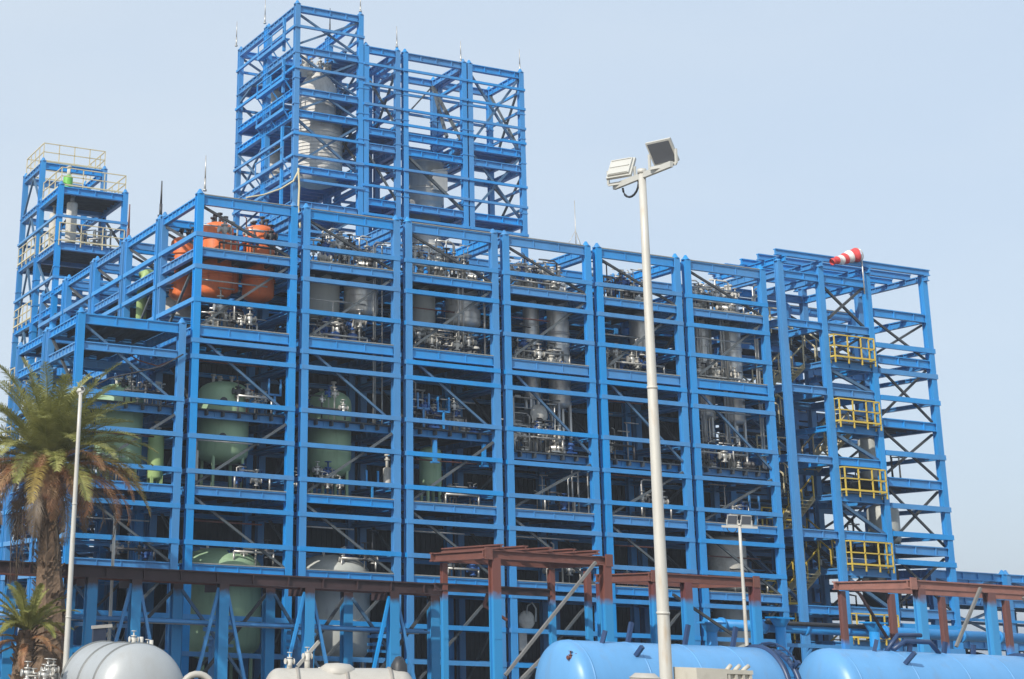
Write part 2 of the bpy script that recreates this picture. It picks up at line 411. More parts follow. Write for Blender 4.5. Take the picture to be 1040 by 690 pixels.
vessel('orange_vessel', 'orange vessel seen through the left face beside the corner column', p1.x + .3, 9.3, 30.9, 36.9, 1.28, ORANGE, [32.4, 35.2], 0, 6, floor=26.9)
vessel('small_orange_vessel', 'small orange pot hanging between the two large orange vessels', 5.3, 5.0, 31.2, 36.0, .5, ORANGE, [34.6], 0, 2)
vessel('green_vessel', 'tall light green vessel with dark manholes in the left front bay', 4.35, 4, 16.1, 23.2, 2.2, GREEN, None, 4, 4, floor=13.9, manhole=(21.2, 18.2), dh=1.0)
vessel('green_vessel', 'shaded darker green vessel on legs in the second bay', 14.4, 4.0, 15.6, 23.3, 1.9, GREEN, None, 4, 4, floor=13.9, dh=1.2)
vessel('green_vessel', 'slim green vessel on a square leg frame in the third bay', 23.9, 3.2, 15.3, 19.0, .98, GREEN, None, 4, 2, floor=13.9)
vessel('green_vessel', 'pale green domed vessel behind the palm crown at the far left', -4.9, 4.3, 15.0, 22.2, 2.0, GREEN, None, 4, 3, floor=13.9, dh=.9)
vessel('green_column', 'narrow yellow-green column left of the corner module', -.75 - 1.1, 3.4, 14.3, 18.2, .68, GREEN2, None, 4, 2, floor=13.9)
vessel('storage_vessel', 'very large pale green domed vessel behind the pipe rack at the left', 4.6, 4.4, .2, 9.3, 3.5, GREEN, None, 4, 3, floor=-1.2, dh=1.6)
vessel('storage_vessel', 'very large grey domed vessel behind the pipe rack, right of the pale green one', 15.0, 4.4, .2, 9.3, 3.2, GREYT, None, 4, 3, floor=-1.2, dh=1.6)
vessel('steel_vessel', 'silver clad vessel in the upper second bay', 17.5, 4.2, 29.9, 35.0, 1.55, SILVER, None, 0, 4, ribs=7, floor=26.9)
vessel('steel_vessel', 'wide dull steel vessel left of the silver one in the upper second bay', 14.0, 5.4, 29.6, 35.2, 1.75, GREYT, None, 0, 4, floor=26.9)
vessel('steel_vessel', 'silver clad vessel in the upper third bay', 28.0, 4.2, 29.9, 35.6, 1.6, SILVER, None, 0, 4, ribs=7, floor=26.9)
vessel('steel_vessel', 'dark narrow steel vessel left of the silver one in the upper third bay', 24.3, 5.2, 29.4, 34.6, 1.2, GREYT, None, 0, 3, floor=26.9)
vessel('silver_column', 'tallest thick silver column in the fourth bay', 38.1, 4, 23.6, 36.3, 1.02, SILVER, [27.6, 30.6, 33.4], 4, 3, ribs=12, floor=19.3, cat='process column')
vessel('silver_column', 'slimmer silver column left of the thick one in the fourth bay', 35.3, 4.4, 24.2, 35.8, .66, SILVER, [28.4, 31.2], 4, 3, ribs=8, floor=19.3, cat='process column')
vessel('silver_column', 'thin shaded steel column between the two silver ones in the fourth bay', 36.5, 5.5, 24.5, 35.3, .42, GREYT, None, 0, 2, floor=19.3, cat='process column')
vessel('silver_column', 'thick silver column with cage of pipes in the sixth bay', 57.9, 4, 23.6, 36.6, 1.0, SILVER, [27.6, 31, 34], 4, 3, ribs=12, floor=19.3, cat='process column')
vessel('silver_column', 'slimmer left silver column with pipes in the sixth bay', 54.3, 4, 24, 36.4, .82, SILVER, [28, 31.8], 4, 3, ribs=8, floor=19.3, cat='process column')
vessel('silver_column', 'thin dark column between the silver ones in the sixth bay', 56.0, 5.2, 24, 35.6, .5, GREYT, None, 0, 2, floor=19.3, cat='process column')
vessel('steel_dome_vessel', 'silver domed vessel right of the lamp post at the top of the fifth bay', 47.6, 4.2, 29.5, 35.6, 1.1, SILVER, None, 4, 1, floor=26.9)
vessel('white_tank', 'white cylindrical tank low in the sixth bay, over the pipe header', 55.5, 3.4, 7.9, 13.1, 1.75, WHITEV, None, 0, 2, dh=.4)
vessel('white_tank', 'grey-white tank under the white one at the foot of the sixth bay', 55.7, 3.4, .5, 7.0, 1.7, GREYT, None, 4, 2, floor=-1.2, dh=.5)
vessel('silver_vessel', 'pale clad vessel seen through the left face behind the green pipe', 3.6, 14.5, 27.2, 32.4, 2.0, WHITEV, None, 0, 3)
vessel('silver_vessel', 'pale clad vessel deeper along the left face', 3.6, 26.0, 27.2, 32.2, 1.8, GREYT, None, 0, 3)
vessel('small_white_cylinder', 'small white gas cylinder at the right of the second bay above the rack', 18.7, 1.4, 14.9, 16.7, .36, WHITEV, None, 0, 1, floor=13.9, cat='cylinder', dh=.15)
vessel('small_white_cylinder', 'small white gas cylinder by the left column of the front green vessel bay', .9, 1.3, 14.3, 16.9, .25, WHITEV, None, 0, 1, floor=13.9, cat='cylinder', dh=.12)
# green elbow pipe on the left face
mb = MB(); mb.tube([(1.2, 17.8, 27.4), (1.2, 17.8, 34.2), (1.3, 17.9, 34.9), (1.9, 18.4, 35.2), (3.4, 19.5, 35.2)], .5, 12)
tag(mb.build('bent_pipe', GREEN2), 'thick yellow-green elbow pipe rising inside the left face', 'pipe')

# ------------------------------------------------------------------ pipe work inside the bays
FL = {'A': [(34.0, 3.3, 'open top'), (27.0, 2.6, 'upper'), (20.4, 2.8, 'middle'), (13.95, 2.4, 'lower'), (7.9, 2.0, 'bottom')],
      'B': [(34.0, 3.3, 'open top'), (27.0, 2.6, 'upper'), (19.2, 3.4, 'middle'), (13.95, 2.4, 'lower'), (7.9, 2.0, 'bottom')]}
def valve(mb, x, y, z, s=1.):
    mb.lathe([(0, -.34 * s), (.2 * s, -.34 * s), (.2 * s, -.27 * s), (.10 * s, -.26 * s), (.16 * s, -.1 * s), (.17 * s, .08 * s), (.10 * s, .2 * s), (.2 * s, .21 * s), (.2 * s, .28 * s), (.05 * s, .29 * s), (.05 * s, .55 * s), (.2 * s, .56 * s), (.2 * s, .6 * s), (0, .61 * s)], (x, y, z), n=8)
    mb.tube([(x - .3 * s, y, z), (x + .3 * s, y, z)], .13 * s, 8); mb.tube([(x - .34 * s, y, z), (x - .28 * s, y, z)], .2 * s, 8); mb.tube([(x + .28 * s, y, z), (x + .34 * s, y, z)], .2 * s, 8)
def manifold(k, fz, hh, nm, rnd):
    x0 = 10 * k
    if nm == 'open top' and k == 0: mt = DARKP
    t = thing('pipe_manifold', 'thin grey pipes and valves on the %s floor of the %s front bay' % (nm, ORD[k] if k >= 0 else 'low left'),
              'pipework', (x0, 0, fz), 'pipe clusters inside the front bays')
    dense = nm in ('open top', 'upper') or (k in (3, 5) and nm == 'middle') or (k == 2 and nm == 'middle')
    if nm == 'bottom': nr = 4
    elif k == 0 and nm == 'open top': nr = 7
    else: nr = rnd.randint(20, 26) if dense else rnd.randint(6, 9)
    yy = rnd.uniform(1.0, 1.6); zh = rnd.uniform(.6, 1.3)
    mb = MB(); xa, xb = rnd.uniform(.8, 2.5), rnd.uniform(6.2, 8.1)
    if not dense: xa = rnd.choice([.9, 4.5]); xb = xa + rnd.uniform(3, 3.7)
    mb.tube([(xa, yy, zh), (xb, yy, zh)], .10, 8); mb.tube([(xa, yy + .02, zh), (xa, yy + .02, 0)], .09, 6); mb.tube([(xb, yy, zh), (xb, yy, .0)], .09, 6)
    mb.build('header_pipe', rnd.choice([PIPE, PIPE, DARKP]), t)
    for i in range(nr):
        x = xa + (xb - xa) * (i + rnd.uniform(.2, .8)) / nr; y = yy + rnd.uniform(-.1, 2.0)
        h = rnd.uniform(.5, 1) * hh + (rnd.random() < .12) * 2.0
        h = min(h, hh + 1.4 if nm != 'open top' else 3.6)
        mb = MB(); r0 = rnd.uniform(.035, .09)
        pts = [(x, y, 0), (x, y, h * .95), (x + rnd.choice([-.25, .25]), y, h)]
        if rnd.random() < .6: dx = rnd.uniform(.6, 2.2) * rnd.choice([-1, 1]); dx = max(.6 - x, min(8.2 - x, dx)); pts.append((x + dx, y + .1, h))
        mb.tube(pts, r0, 7)
        mb.build('riser_pipe', rnd.choice([PIPE, PIPE, PIPE, DARKP, WHITEV, RUSTP if k == 0 else PIPE]), t)
        if rnd.random() < .8:
            mb = MB(); valve(mb, x, y - .05, rnd.uniform(.4, .95) * min(h, 2.4), rnd.uniform(.8, 1.7)); mb.build('valve', rnd.choice([WHITEV, PIPE, PIPE, DARKP, BLUEBOX]), t)
    if dense and not (k == 0 and nm == 'open top'):
        for i in range(rnd.randint(5, 8)):
            mb = MB(); x = rnd.uniform(1, 7.8); s = rnd.uniform(.3, .7); y = yy + rnd.uniform(-.2, 1.2)
            mb.box(x - s * .9, x + s * .9, y - s * .5, y + s * .5, 0, s * .3)
            mb.lathe([(0, -s), (s * .42, -s), (s * .42, -s * .2), (s * .6, -s * .2), (s * .6, 0), (s * .3, s * .1), (s * .3, s * .5), (s * .55, s * .5), (s * .55, s * .9), (0, s)], (x, y, s * .8), (1, 0, .0) if i % 2 else (.2, 0, 1), n=10)
            mb.build('pump_body', rnd.choice([WHITEV, PIPE, PIPE, BLUEBOX, DARKP]), t)
    # overhead horizontal line
    mb = MB(); zt = hh + rnd.uniform(1.0, 1.8) if nm != 'open top' else 2.2; ya = rnd.uniform(.8, 2.4)
    mb.tube([(.5, ya, zt), (rnd.uniform(5, 8.3), ya, zt), ], .07, 6); mb.build('overhead_pipe', rnd.choice([PIPE, PIPE, RUSTP]), t)
    return t
for k in range(0, 6):
    for fz, hh, nm in FL['A' if k < 3 else 'B']:
        manifold(k, fz, hh, nm, random.Random(100 + k * 17 + int(fz)))
for fz, hh, nm in FL['A'][2:]:
    manifold(-1, fz, hh, nm, random.Random(55 + int(fz)))
# long vertical pipes
def pipe_bundle(label, xs, y, z0, z1, r=.1, bend=True, mt=PIPE):
    t = thing('pipe_bundle', label, 'pipes', (xs[0], y, z0), 'vertical pipe bundles')
    for i, x in enumerate(xs):
        mb = MB(); dz = random.uniform(-.8, .8); X = x - xs[0]; yy = (i % 3) * .25
        pts = [(X, yy, 0), (X, yy, z1 - z0 + dz)]
        if bend: pts += [(X + .25, yy, z1 - z0 + dz + .3), (X + random.uniform(.7, 1.6), yy, z1 - z0 + dz + .3)]
        mb.tube(pts, r * random.uniform(.7, 1.3), 8); mb.build('pipe', mt, t)
    return t
pipe_bundle('pair of long pale vertical pipes right of the thick silver column in the fourth bay', [40 - .1 * 5 - .1, 40 - .1], 1.2, 22.6, 36.6, .13)
pipe_bundle('bundle of thin vertical pipes left of the thick column in the sixth bay', [52.4, 52.9, 53.3, 55.2, 55.7, 56.6], 2.0, 19.4, 35, .08)
pipe_bundle('bundle of thin vertical pipes right of the thick column in the sixth bay', [58.9, 59.25, 59.6, 60.0 - .8], 1.6, 19.4, 36.5, .09)
pipe_bundle('tall pipes at the right edge of the second bay', [17.4, 17.7, 19.1 - .6], 1.5, 19.9, 36.0, .09)
pipe_bundle('tall pipes between the vessels of the third bay', [25.8, 26.4, 28.9 - .1], 1.2, 26.9, 35.8, .09)
pipe_bundle('short pipes at the lower right of the fourth bay', [36.8, 37.4, 38.2, 38.9], 1.2, 13.9, 17.4, .08)
# forked blue supports
def fork(label, x, y, z, h=2.6, mt=BLUE):
    mb = MB(); mb.bar((0, 0, 0), (0, 0, h * .55), .16); mb.bar((-.55, 0, h * .55), (.55, 0, h * .55), .16)
    for s_ in (-1, 1): mb.bar((s_ * .55, 0, h * .55 - .08), (s_ * .55, 0, h), .14)
    tag(mb.build('forked_support', mt, None, (x, y, z)), label, 'pipe support', 'forked blue pipe supports')
fork('forked blue pipe support at the right of the bay with the light green vessel', 8.0, 1.5, 20.4, 3.0)
fork('forked blue pipe support at the left of the third bay', 22.2, 1.3, 20.4, 3.0); fork('forked blue pipe support second from the left in the third bay', 24.2, 1.3, 20.4, 2.8)
fork('forked blue pipe support at the right of the second bay floor', 17.2, 1.3, 13.9, 2.4)
fork('forked blue pipe support in the sixth bay above the small lamp post', 57.3, 1.3, 13.9, 2.8)
for i, (x, z, n_) in enumerate([(13.6, 27.0, 'left'), (15.3, 27.0, 'middle')]):
    vessel('blue_filter_pot', 'small deep blue pot at the %s of the upper floor of the second bay' % n_, x, 1.5, z, z + 1.1, .5, BLUEBOX, None, 0, 1)
# blue pipe stubs hanging under the third bay floors
for x, n_ in ((23.0, 'left'), (27.9, 'right')):
    mb = MB(); mb.box(-.16, .16, 0, .3, -1.9, 0); mb.box(-.35, .35, -.05, .35, -2.0, -1.85)
    tag(mb.build('hanging_bracket', BLUE, None, (x, .6, 19.3)), 'blue hanging bracket at the %s under the middle floor of the third bay' % n_, 'bracket')
# round blind flange disc in 4th bay
mb = MB(); mb.lathe([(0, 0), (.75, 0), (.8, .15), (.75, .3), (.3, .5), (0, .5)], (0, 0, 0), (0, -1, 0), 20); mb.build
t = thing('round_head_exchanger', 'round-ended grey exchanger end facing out low in the fourth bay', 'exchanger', (34.5, 2.2, 22.6 - .9))
mb = MB(); mb.lathe([(.7, 3), (.7, 0), (.9, 0), (.9, -.2), (.7, -.25), (.35, -.5), (0, -.5)], (0, 0, .9), (0, 1, 0), 20); mb.build('shell', WHITEV, t)
mb = MB(); mb.box(-.4, .4, .5, .8, -1.5, .3); mb.build('saddle', PIPE, t)
# gas cabinet (round white head) low behind red frame
pw = at(534, 630, 2)
t = thing('round_head_exchanger', 'white round-headed exchanger with loop pipe behind the red-brown frame', 'exchanger', (pw.x, 2, pw.z - 1.1))
mb = MB(); mb.lathe([(.62, 3), (.62, 0), (.8, 0), (.8, -.2), (.62, -.25), (.3, -.5), (0, -.5)], (0, 0, 1.1), (0, 1, 0), 20); mb.build('shell', WHITEV, t)
mb = MB(); mb.tube([(-.1, -.3, 1.5), (0, -.3, 2.3), (.5, -.3, 2.6), (.85, -.3, 2.1), (.8, -.3, 1.0)], .08, 8); mb.build('loop_pipe', PIPE, t)
mb = MB(); mb.box(-.4, .4, .5, .8, -1.5, .5); mb.build('saddle', PIPE, t)

# walkway light dusty strip along top front beams
# ------------------------------------------------------------------ generic open steel frame (used for the towers)
def frame(name, label, x0, y0, wx, wy, zb, zt, levels, decks, braces=(), cat='steel frame', group=None, cw=.30, sets=None, bmat=None, nx=1, ny=1, gap=.5, ext=.35, light_side=True):
    t = thing(name, label, cat, (x0, y0, zb), group); h = zt - zb
    xs = [0.]; ys = [0.]
    for i in range(nx): xs += [i * (wx + gap) + wx] + ([(i + 1) * (wx + gap)] if i < nx - 1 else [])
    for i in range(ny): ys += [i * (wy + gap) + wy] + ([(i + 1) * (wy + gap)] if i < ny - 1 else [])
    f = .07
    cm = MB(); cm.box(-cw, cw, -cw, -cw + f, 0, h); cm.box(-cw, cw, cw - f, cw, 0, h); cm.box(-cw * .55, cw * .55, -cw + f, cw - f, 0, h)
    for k in range(1, int(h / 3)): cm.box(-cw - .06, cw + .06, -cw - .06, cw + .06, k * 3 - .05, k * 3 + .05)
    cm = cm.mesh('column', BLUE)
    for x in xs:
        for y in ys:
            c = place(cm, 'column', t, (x, y, 0)); place(LUG, 'lifting_lug', c, (0, 0, h))
    X, Y = xs[-1], ys[-1]
    cache = {}
    for k, z in levels:
        hh = .8 if k == 'T' else .28
        if hh not in cache:
            mx = ib('x', X, hh, .45 if k == 'T' else .3, e=ext if k == 'N' else -cw, stiff=2.) if k == 'T' else None
            a = MB(); b_ = MB()
            if k == 'T':
                cache[hh] = (ib('x', X, hh, .5, e=-cw, stiff=2.).mesh('floor_beam', BLUE), ib('y', Y, hh, .5, e=-cw, stiff=1.2).mesh('floor_beam', BLUE))
            else:
                a.box(-ext, X + ext, -.16, .10, -hh / 2, hh / 2); b_.box(-.16, .10, -ext, Y + ext, -hh / 2, hh / 2)
                cache[hh] = (a.mesh('rail_beam', BLUE), b_.mesh('rail_beam', BLUE))
        mx, my = cache[hh]; nm = 'floor_beam' if k == 'T' else 'rail_beam'; o = cw if k == 'N' else 0
        place(mx, nm, t, (0, -o, z - zb)); place(mx, nm, t, (0, Y + o, z - zb))
        place(my, nm, t, (-o, 0, z - zb)); place(my, nm, t, (X + o, 0, z - zb))
    for dz, (dx0, dx1, dy0, dy1) in decks:
        mb = MB(); mb.box(dx0, dx1, dy0, dy1, dz - zb + .36, dz - zb + .44)
        yv = dy0 + .6
        while yv < dy1: mb.box(dx0, dx1, yv - .07, yv + .07, dz - zb - .02, dz - zb + .355); yv += 1.3
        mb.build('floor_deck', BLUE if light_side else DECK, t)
    for p, q, mt, w in braces:
        mb = MB(); mb.bar((p[0], p[1], p[2] - zb), (q[0], q[1], q[2] - zb), w, w, (0, 1, .01)); mb.build('brace', mt, t)
    return t
def xbr(x0, x1, y, z0, z1, mt=BLUE2, w=.22): return [((x0, y, z0), (x1, y, z1), mt, w), ((x0, y + .26, z1), (x1, y + .26, z0), mt, w)]
def ybr(x, y0, y1, z0, z1, mt=BLUE2, w=.22): return [((x, y0, z0), (x, y1, z1), mt, w), ((x + .26, y0, z1), (x + .26, y1, z0), mt, w)]
def zbr(x0, x1, y, z0, z1, mt=BLUE2, w=.22): return [((x0, y, z0), (x1, y, z1), mt, w)]

# top tower (two modules deep) ------------------------------------------------
zb = 38.0
TL = [('T', 70.3), ('N', 68.1), ('T', 65.4), ('N', 63.2), ('T', 60.5), ('T', 57.9), ('N', 55.5), ('N', 53.0), ('T', 51.5), ('N', 50.2), ('T', 47.5), ('N', 44.6), ('T', 41.5)]
dd = lambda z: (z, (.2, 7.7, 6.0, 16.4))
hole = lambda z: (z, (5.6, 7.7, .3, 6.0))
front = lambda z: (z, (.3, 5.6, .3, 1.2))
dk = []
for z in (65.4, 60.5, 57.9, 51.5, 47.5): dk += [dd(z), hole(z), front(z)]
br = xbr(0, 7.9, .1, 66, 70, BLUE2) + xbr(0, 7.9, .1, 61, 65.2, BLUE2) + zbr(0, 4, .1, 58.2, 60.2) + zbr(4, 7.9, .1, 60.2, 58.2) + xbr(0, 7.9, .1, 52, 57.6, BLUE2, .26) + xbr(0, 7.9, .1, 42, 47, BLUE2)
br += ybr(7.9, 0, 8, 66, 70, BLUE2) + ybr(7.9, 0, 8, 61, 65, BLUE2) + ybr(7.9, 0, 8, 53, 60, GREYBR)
br += ybr(0, 8.5, 16.5, 66, 64, BLUE2) + ybr(0, 8.5, 16.5, 52, 57.5, BLUE2) + xbr(0, 7.9, 16.5, 58, 64, BLUE2) + xbr(0, 7.9, 16.5, 66, 70, BLUE2) + xbr(0, 7.9, 16.5, 48, 56, BLUE2)
tower = frame('vessel_tower', 'tallest blue steel tower on the roof, around the ribbed silver column', 22.3, 30, 7.9, 8.0, zb, 70.8, TL, dk, br, cat='steel tower', ny=2)
# small balconies and ladder posts on the left face
for i, z in enumerate((67.0, 62.2, 58.6, 52.6)):
    mb = MB(); zz = z - zb
    mb.box(-.9, -.3, 1.2, 9.0, zz - .06, zz + .06); mb.bar((-.9, 1.2, zz), (-.9, 9.0, zz), .2, .36); mb.bar((-.9, 1.2, zz + 1.6), (-.9, 9.0, zz + 1.6), .14)
    for yv in (1.3, 5.0, 8.9): mb.bar((-.9, yv, zz - .1), (-.9, yv, zz + 1.6), .12); mb.bar((-.9, yv, zz), (.0, yv, zz - 1.2), .12)
    mb.build('balcony', BLUE, tower)
for yv, z0, z1 in ((2.6, 66, 70), (2.6, 61, 65), (2.6, 48, 57)):
    mb = MB(); mb.bar((-.4, yv, z0 - zb), (-.4, yv, z1 - zb), .3); mb.build('post', BLUE, tower)
# silver column in the tower
def stepped(name, label, x, y, base, prof, mt, cat, bands=(), kit=None, n=36):
    t = thing(name, label, cat, (x, y, base))
    mb = MB(); mb.lathe([(r_, z - base) for r_, z in prof], n=n); mb.build('shell', mt, t)
    if bands:
        mb = MB()
        for z, r_ in bands: mb.lathe([(r_, z - base - .05), (r_ + .07, z - base - .05), (r_ + .07, z - base + .05), (r_, z - base + .05)], n=n)
        mb.build('cladding_bands', mt, t)
    return t
pc = at(322, 140, 34)
cxT, cyT = pc.x, 34.0
ct = stepped('ribbed_silver_column', 'ribbed silver process column with conical head inside the tall roof tower', cxT, cyT, 47.9,
        [(.0, 51.1), (1.6, 51.12), (2.4, 51.5), (2.82, 52.4), (2.82, 58.2), (2.2, 59.0), (2.05, 59.4), (2.05, 61.8), (2.2, 62.3), (2.2, 62.6), (1.5, 63.7), (.8, 64.4), (.0, 64.6)], CLAD, 'process column',
        [(52.6 + i * .42, 2.82) for i in range(14)] + [(59.6 + i * .5, 2.05) for i in range(5)])
mb = MB()
for a in range(7):
    an = a * .9; mb.tube([(1.2 * math.cos(an), 1.2 * math.sin(an), 15.7), (1.2 * math.cos(an), 1.2 * math.sin(an), 17.4)], .12, 8); valve(mb, 1.2 * math.cos(an), 1.2 * math.sin(an), 17.4, 1.2)
mb.build('nozzle_cluster', WHITEV, ct)
mb = MB(); mb.tube([(-2.6, -1.0, 16.6), (-2.2, -1.0, 16.6), (-1.4, -.6, 16.3)], .5, 12); mb.tube([(-2.2, -1.1, 15.6), (-2.2, -1.1, 18)], .35, 10); mb.build('side_pipe', WHITEV, ct)
vessel('white_side_vessel', 'pale narrow vessel behind the ribbed column at the left of the roof tower', 25.4, 42.5, 51.8, 57.2, 1.0, WHITEV, None, 0, 3, ribs=6)
vessel('white_side_vessel', 'pale vessel high at the back left of the roof tower', 25.0, 42.0, 61.0, 64.6, .9, WHITEV, None, 0, 3)
# roof frames U1..U3 -----------------------------------------------------------
UL = [('T', 66.8), ('N', 65.0), ('N', 62.6), ('N', 60.2), ('N', 58.4), ('T', 57.1), ('T', 55.3), ('N', 53.1), ('N', 50.7), ('T', 48.9), ('N', 47.4), ('N', 44.6), ('T', 41.5)]
ub = lambda W_: [((.0, .1, 57), (W_, 7, 66.5), GREYBR, .2), ((.5, .1, 49), (W_, 7, 57.0), GREYBR, .22)] 
frame('roof_frame_tower', 'narrow open blue roof frame directly right of the tallest tower', 30.9, 30, 4.0, 7.0, zb, 67.2, UL, [(57.1, (.2, 3.8, .2, 6.8)), (48.9, (.2, 3.8, .2, 6.8))],
      ybr(4.0, 0, 7, 58, 66, GREYBR) + zbr(0, 4, .1, 55, 49.4, GREYBR), cat='steel tower')
frame('roof_frame_tower', 'middle open blue roof frame above the dull round steel duct', 35.9, 30, 7.6, 7.0, zb, 67.2, UL, [(57.1, (.2, 7.4, .2, 1.5)), (48.9, (.2, 7.4, .2, 6.8))],
      zbr(.2, 7.4, .1, 55.0, 49.4, GREYBR, .3) + [((.2, 7, 58), (7.4, 7, 66.4), GREYBR, .16)] + [((7.4, .4, 58), (7.4, 6.8, 66.4), GREYBR, .3), ((5.6, .4, 58), (7.4, 6.8, 66.4), GREYBR, .3)] + [((.2, 7, 56), (7.4, 7, 49.4), GREYBR, .3)], cat='steel tower')
frame('roof_frame_tower', 'rightmost open blue roof frame with crossed braces against the sky', 44.3, 30, 6.9, 7.0, zb, 67.2, UL, [(57.1, (.2, 6.7, .2, 6.8)), (48.9, (.2, 6.7, .2, 6.8))],
      xbr(.2, 6.7, .1, 57.6, 66.4, BLUE2, .24) + xbr(.2, 6.7, .1, 49.4, 56.8, BLUE2, .24) + ybr(6.9, .3, 6.7, 57.6, 66.4, GREYBR) + ybr(6.9, .3, 6.7, 49.4, 55.0, GREYBR), cat='steel tower')
DULL = mat('dull_steel_duct', (.48, .48, .46), .45, .25, var=.12, scale=2, streak=True)
pd = at(430, 200, 33.5)
t = stepped('round_steel_duct', 'dull grey round steel duct rising inside the middle roof frame', pd.x, 33.5, 41.5,
        [(2.0, 41.5), (2.0, 48.2), (1.9, 48.3), (1.9, 50), (2.15, 50.4), (2.3, 50.6), (2.3, 55.0), (2.36, 55.0), (2.36, 55.3), (2.2, 55.3), (2.2, 54)], DULL, 'duct', [(52.0, 2.3), (53.5, 2.3)])
mb = MB(); mb.box(-.2, 1.7, -2.6, -2.1, 10.2, 12.6); mb.bar((-.5, -2.5, 12.3), (1.9, -2.5, 12.9), .4, .15); mb.build('access_hood', DULL, t)

# ------------------------------------------------------------------ stair tower at the right
zb = G
def railing(parent, pts, z, mt, h=2.3, name='railing', step=1.5, w=.12):
    mb = MB()
    for a, b_ in zip(pts, pts[1:]):
        a = Vector(a); b_ = Vector(b_); n_ = max(1, round((b_ - a).length / step))
        for i in range(0 if a == Vector(pts[0]) else 1, n_ + 1):
            if i == n_ and b_ == Vector(pts[0]): continue
            p = a + (b_ - a) * i / n_; mb.bar((p.x, p.y, z - .4), (p.x, p.y, z + h), w)
        for f_ in (.1, .55, 1.): mb.bar((a.x, a.y, z + h * f_), (b_.x, b_.y, z + h * f_), w * (1 if f_ > .1 else 1.5))
    return mb.build(name, mt, parent)
st = thing('stair_tower', 'open blue stair tower with yellow railed landings at the right end of the plant', 'stair tower', (61.0, 0, G))
cmx = column_mesh(39.5 - G)
for x in (0, 4.9, 10.7):
    for y in (0, 9.0): c = place(cmx, 'column', st, (x, y, 0)); place(LUG, 'lifting_lug', c, (0, 0, 39.5 - G))
def xb(parent, x0, x1, y, z, h, fw=.45, nm='floor_beam'):
    o = ib('x', x1 - x0 - 2 * CW, h, fw, stiff=2.5); o.build(nm, BLUE, parent, (x0 + CW, y, z))
def yb(parent, x, y0, y1, z, h, fw=.45, nm='floor_beam'):
    o = ib('y', y1 - y0 - 2 * CW, h, fw, stiff=1.5); o.build(nm, BLUE, parent, (x, y0 + CW, z))
for z in (38.3, 33.5, 27.1, 20.45, 13.5, 6.6, .6):
    for y in (0, 9.0): xb(st, 0, 4.9, y, lv(z), .75); xb(st, 4.9, 10.7, y, lv(z + .05), .8)
    for x in (0, 4.9, 10.7): yb(st, x, 0, 9.0, lv(z), .7)
for i, z in enumerate((29.85, 23.6, 17.07, 10.2, 3.6)):
    xb(st, 4.9, 10.7, 0, lv(z), .7); yb(st, 4.9, 0, 9.0, lv(z), .55); yb(st, 10.7, 0, 9, lv(z), .55)
    mb = MB(); mb.box(5.3, 10.3, -.9, 2.3, -.05, .05); mb.build('landing', DECK, st, (0, 0, lv(z) + .42))
    railing(st, [(5.3, -.2, 0), (5.3, -.9, 0), (10.2, -.9, 0), (10.2, -.2, 0)], lv(z) + .45, YEL, 2.35, w=.11)
    xb(st, 0, 4.9, 9.0, lv(z), .5)
zs = [.6, 3.6, 6.6, 10.2, 13.5, 17.07, 20.45, 23.6, 27.1, 29.85, 33.5]
for i, (a, b_) in enumerate(zip(zs, zs[1:])):       # flights of stairs
    ya, yb_ = (2.3, 7.2) if i % 2 else (7.2, 2.3); xx = 1.6 if i % 2 else 3.4
    xx += 5.0 if i % 3 == 0 else 0
    mb = MB(); n_ = 12
    for q in range(n_):
        f0 = q / n_; y0 = ya + (yb_ - ya) * f0; z0 = lv(a + (b_ - a) * f0)
        mb.box(xx - .8, xx + .8, y0 - .22, y0 + .22, z0, z0 + .06)
    for s_ in (-.85, .85): mb.bar((xx + s_, ya, lv(a)), (xx + s_, yb_, lv(b_)), .1, .5)
    mb.build('stair_flight', DECK if i % 2 else PALEY, st)
    mb = MB()
    for s_ in (-.85, .85):
        mb.bar((xx + s_, ya, lv(a) + 2.1), (xx + s_, yb_, lv(b_) + 2.1), .12)
        for q in range(4): f0 = q / 3; mb.bar((xx + s_, ya + (yb_ - ya) * f0, lv(a + (b_ - a) * f0)), (xx + s_, ya + (yb_ - ya) * f0, lv(a + (b_ - a) * f0) + 2.1), .1)
    mb.build('stair_rail', PALEY if i > 4 else YEL, st)
    mb = MB(); mb.box(.4, 4.5, 7.0, 8.7, -.05, .05); mb.build('landing', DECK, st, (0, 0, lv(b_)))
for z in (33.5, 27.1, 20.45, 13.5, 6.6):
    mb = MB(); mb.box(.4, 10.3, 5.4, 8.6, -.05, .05); mb.build('landing', DECK, st, (0, 0, lv(z) + .45))
    railing(st, [(.5, 5.4, 0), (4.5, 5.4, 0)], lv(z) + .45, PALEY if z > 15 else YEL, 2.2)
for z0, z1 in ((29.4, 27.5), (23.2, 20.9), (16.7, 13.9), (9.8, 7.0), (3.2, 1.0)):
    mb = MB(); mb.bar((5.2, .15, lv(z0)), (10.4, .15, lv(z1)), .3, .3, (0, 1, 0)); mb.build('brace', BLUE2, st)
mb = MB(); mb.bar((5.2, .15, lv(34)), (10.4, .15, lv(38)), .22, .22, (0, 1, 0)); mb.bar((5.2, .4, lv(38)), (10.4, .4, lv(34)), .22, .22, (0, 1, 0)); mb.build('brace', DARKBR, st)
for y0, z0, z1 in ((0, 20.9, 26.8), (0, 7.1, 13)):
    mb = MB(); mb.bar((.15, .3, lv(z0)), (.15, 8.7, lv(z1)), .28, .28, (1, 0, 0)); mb.build('brace', BLUE2, st)
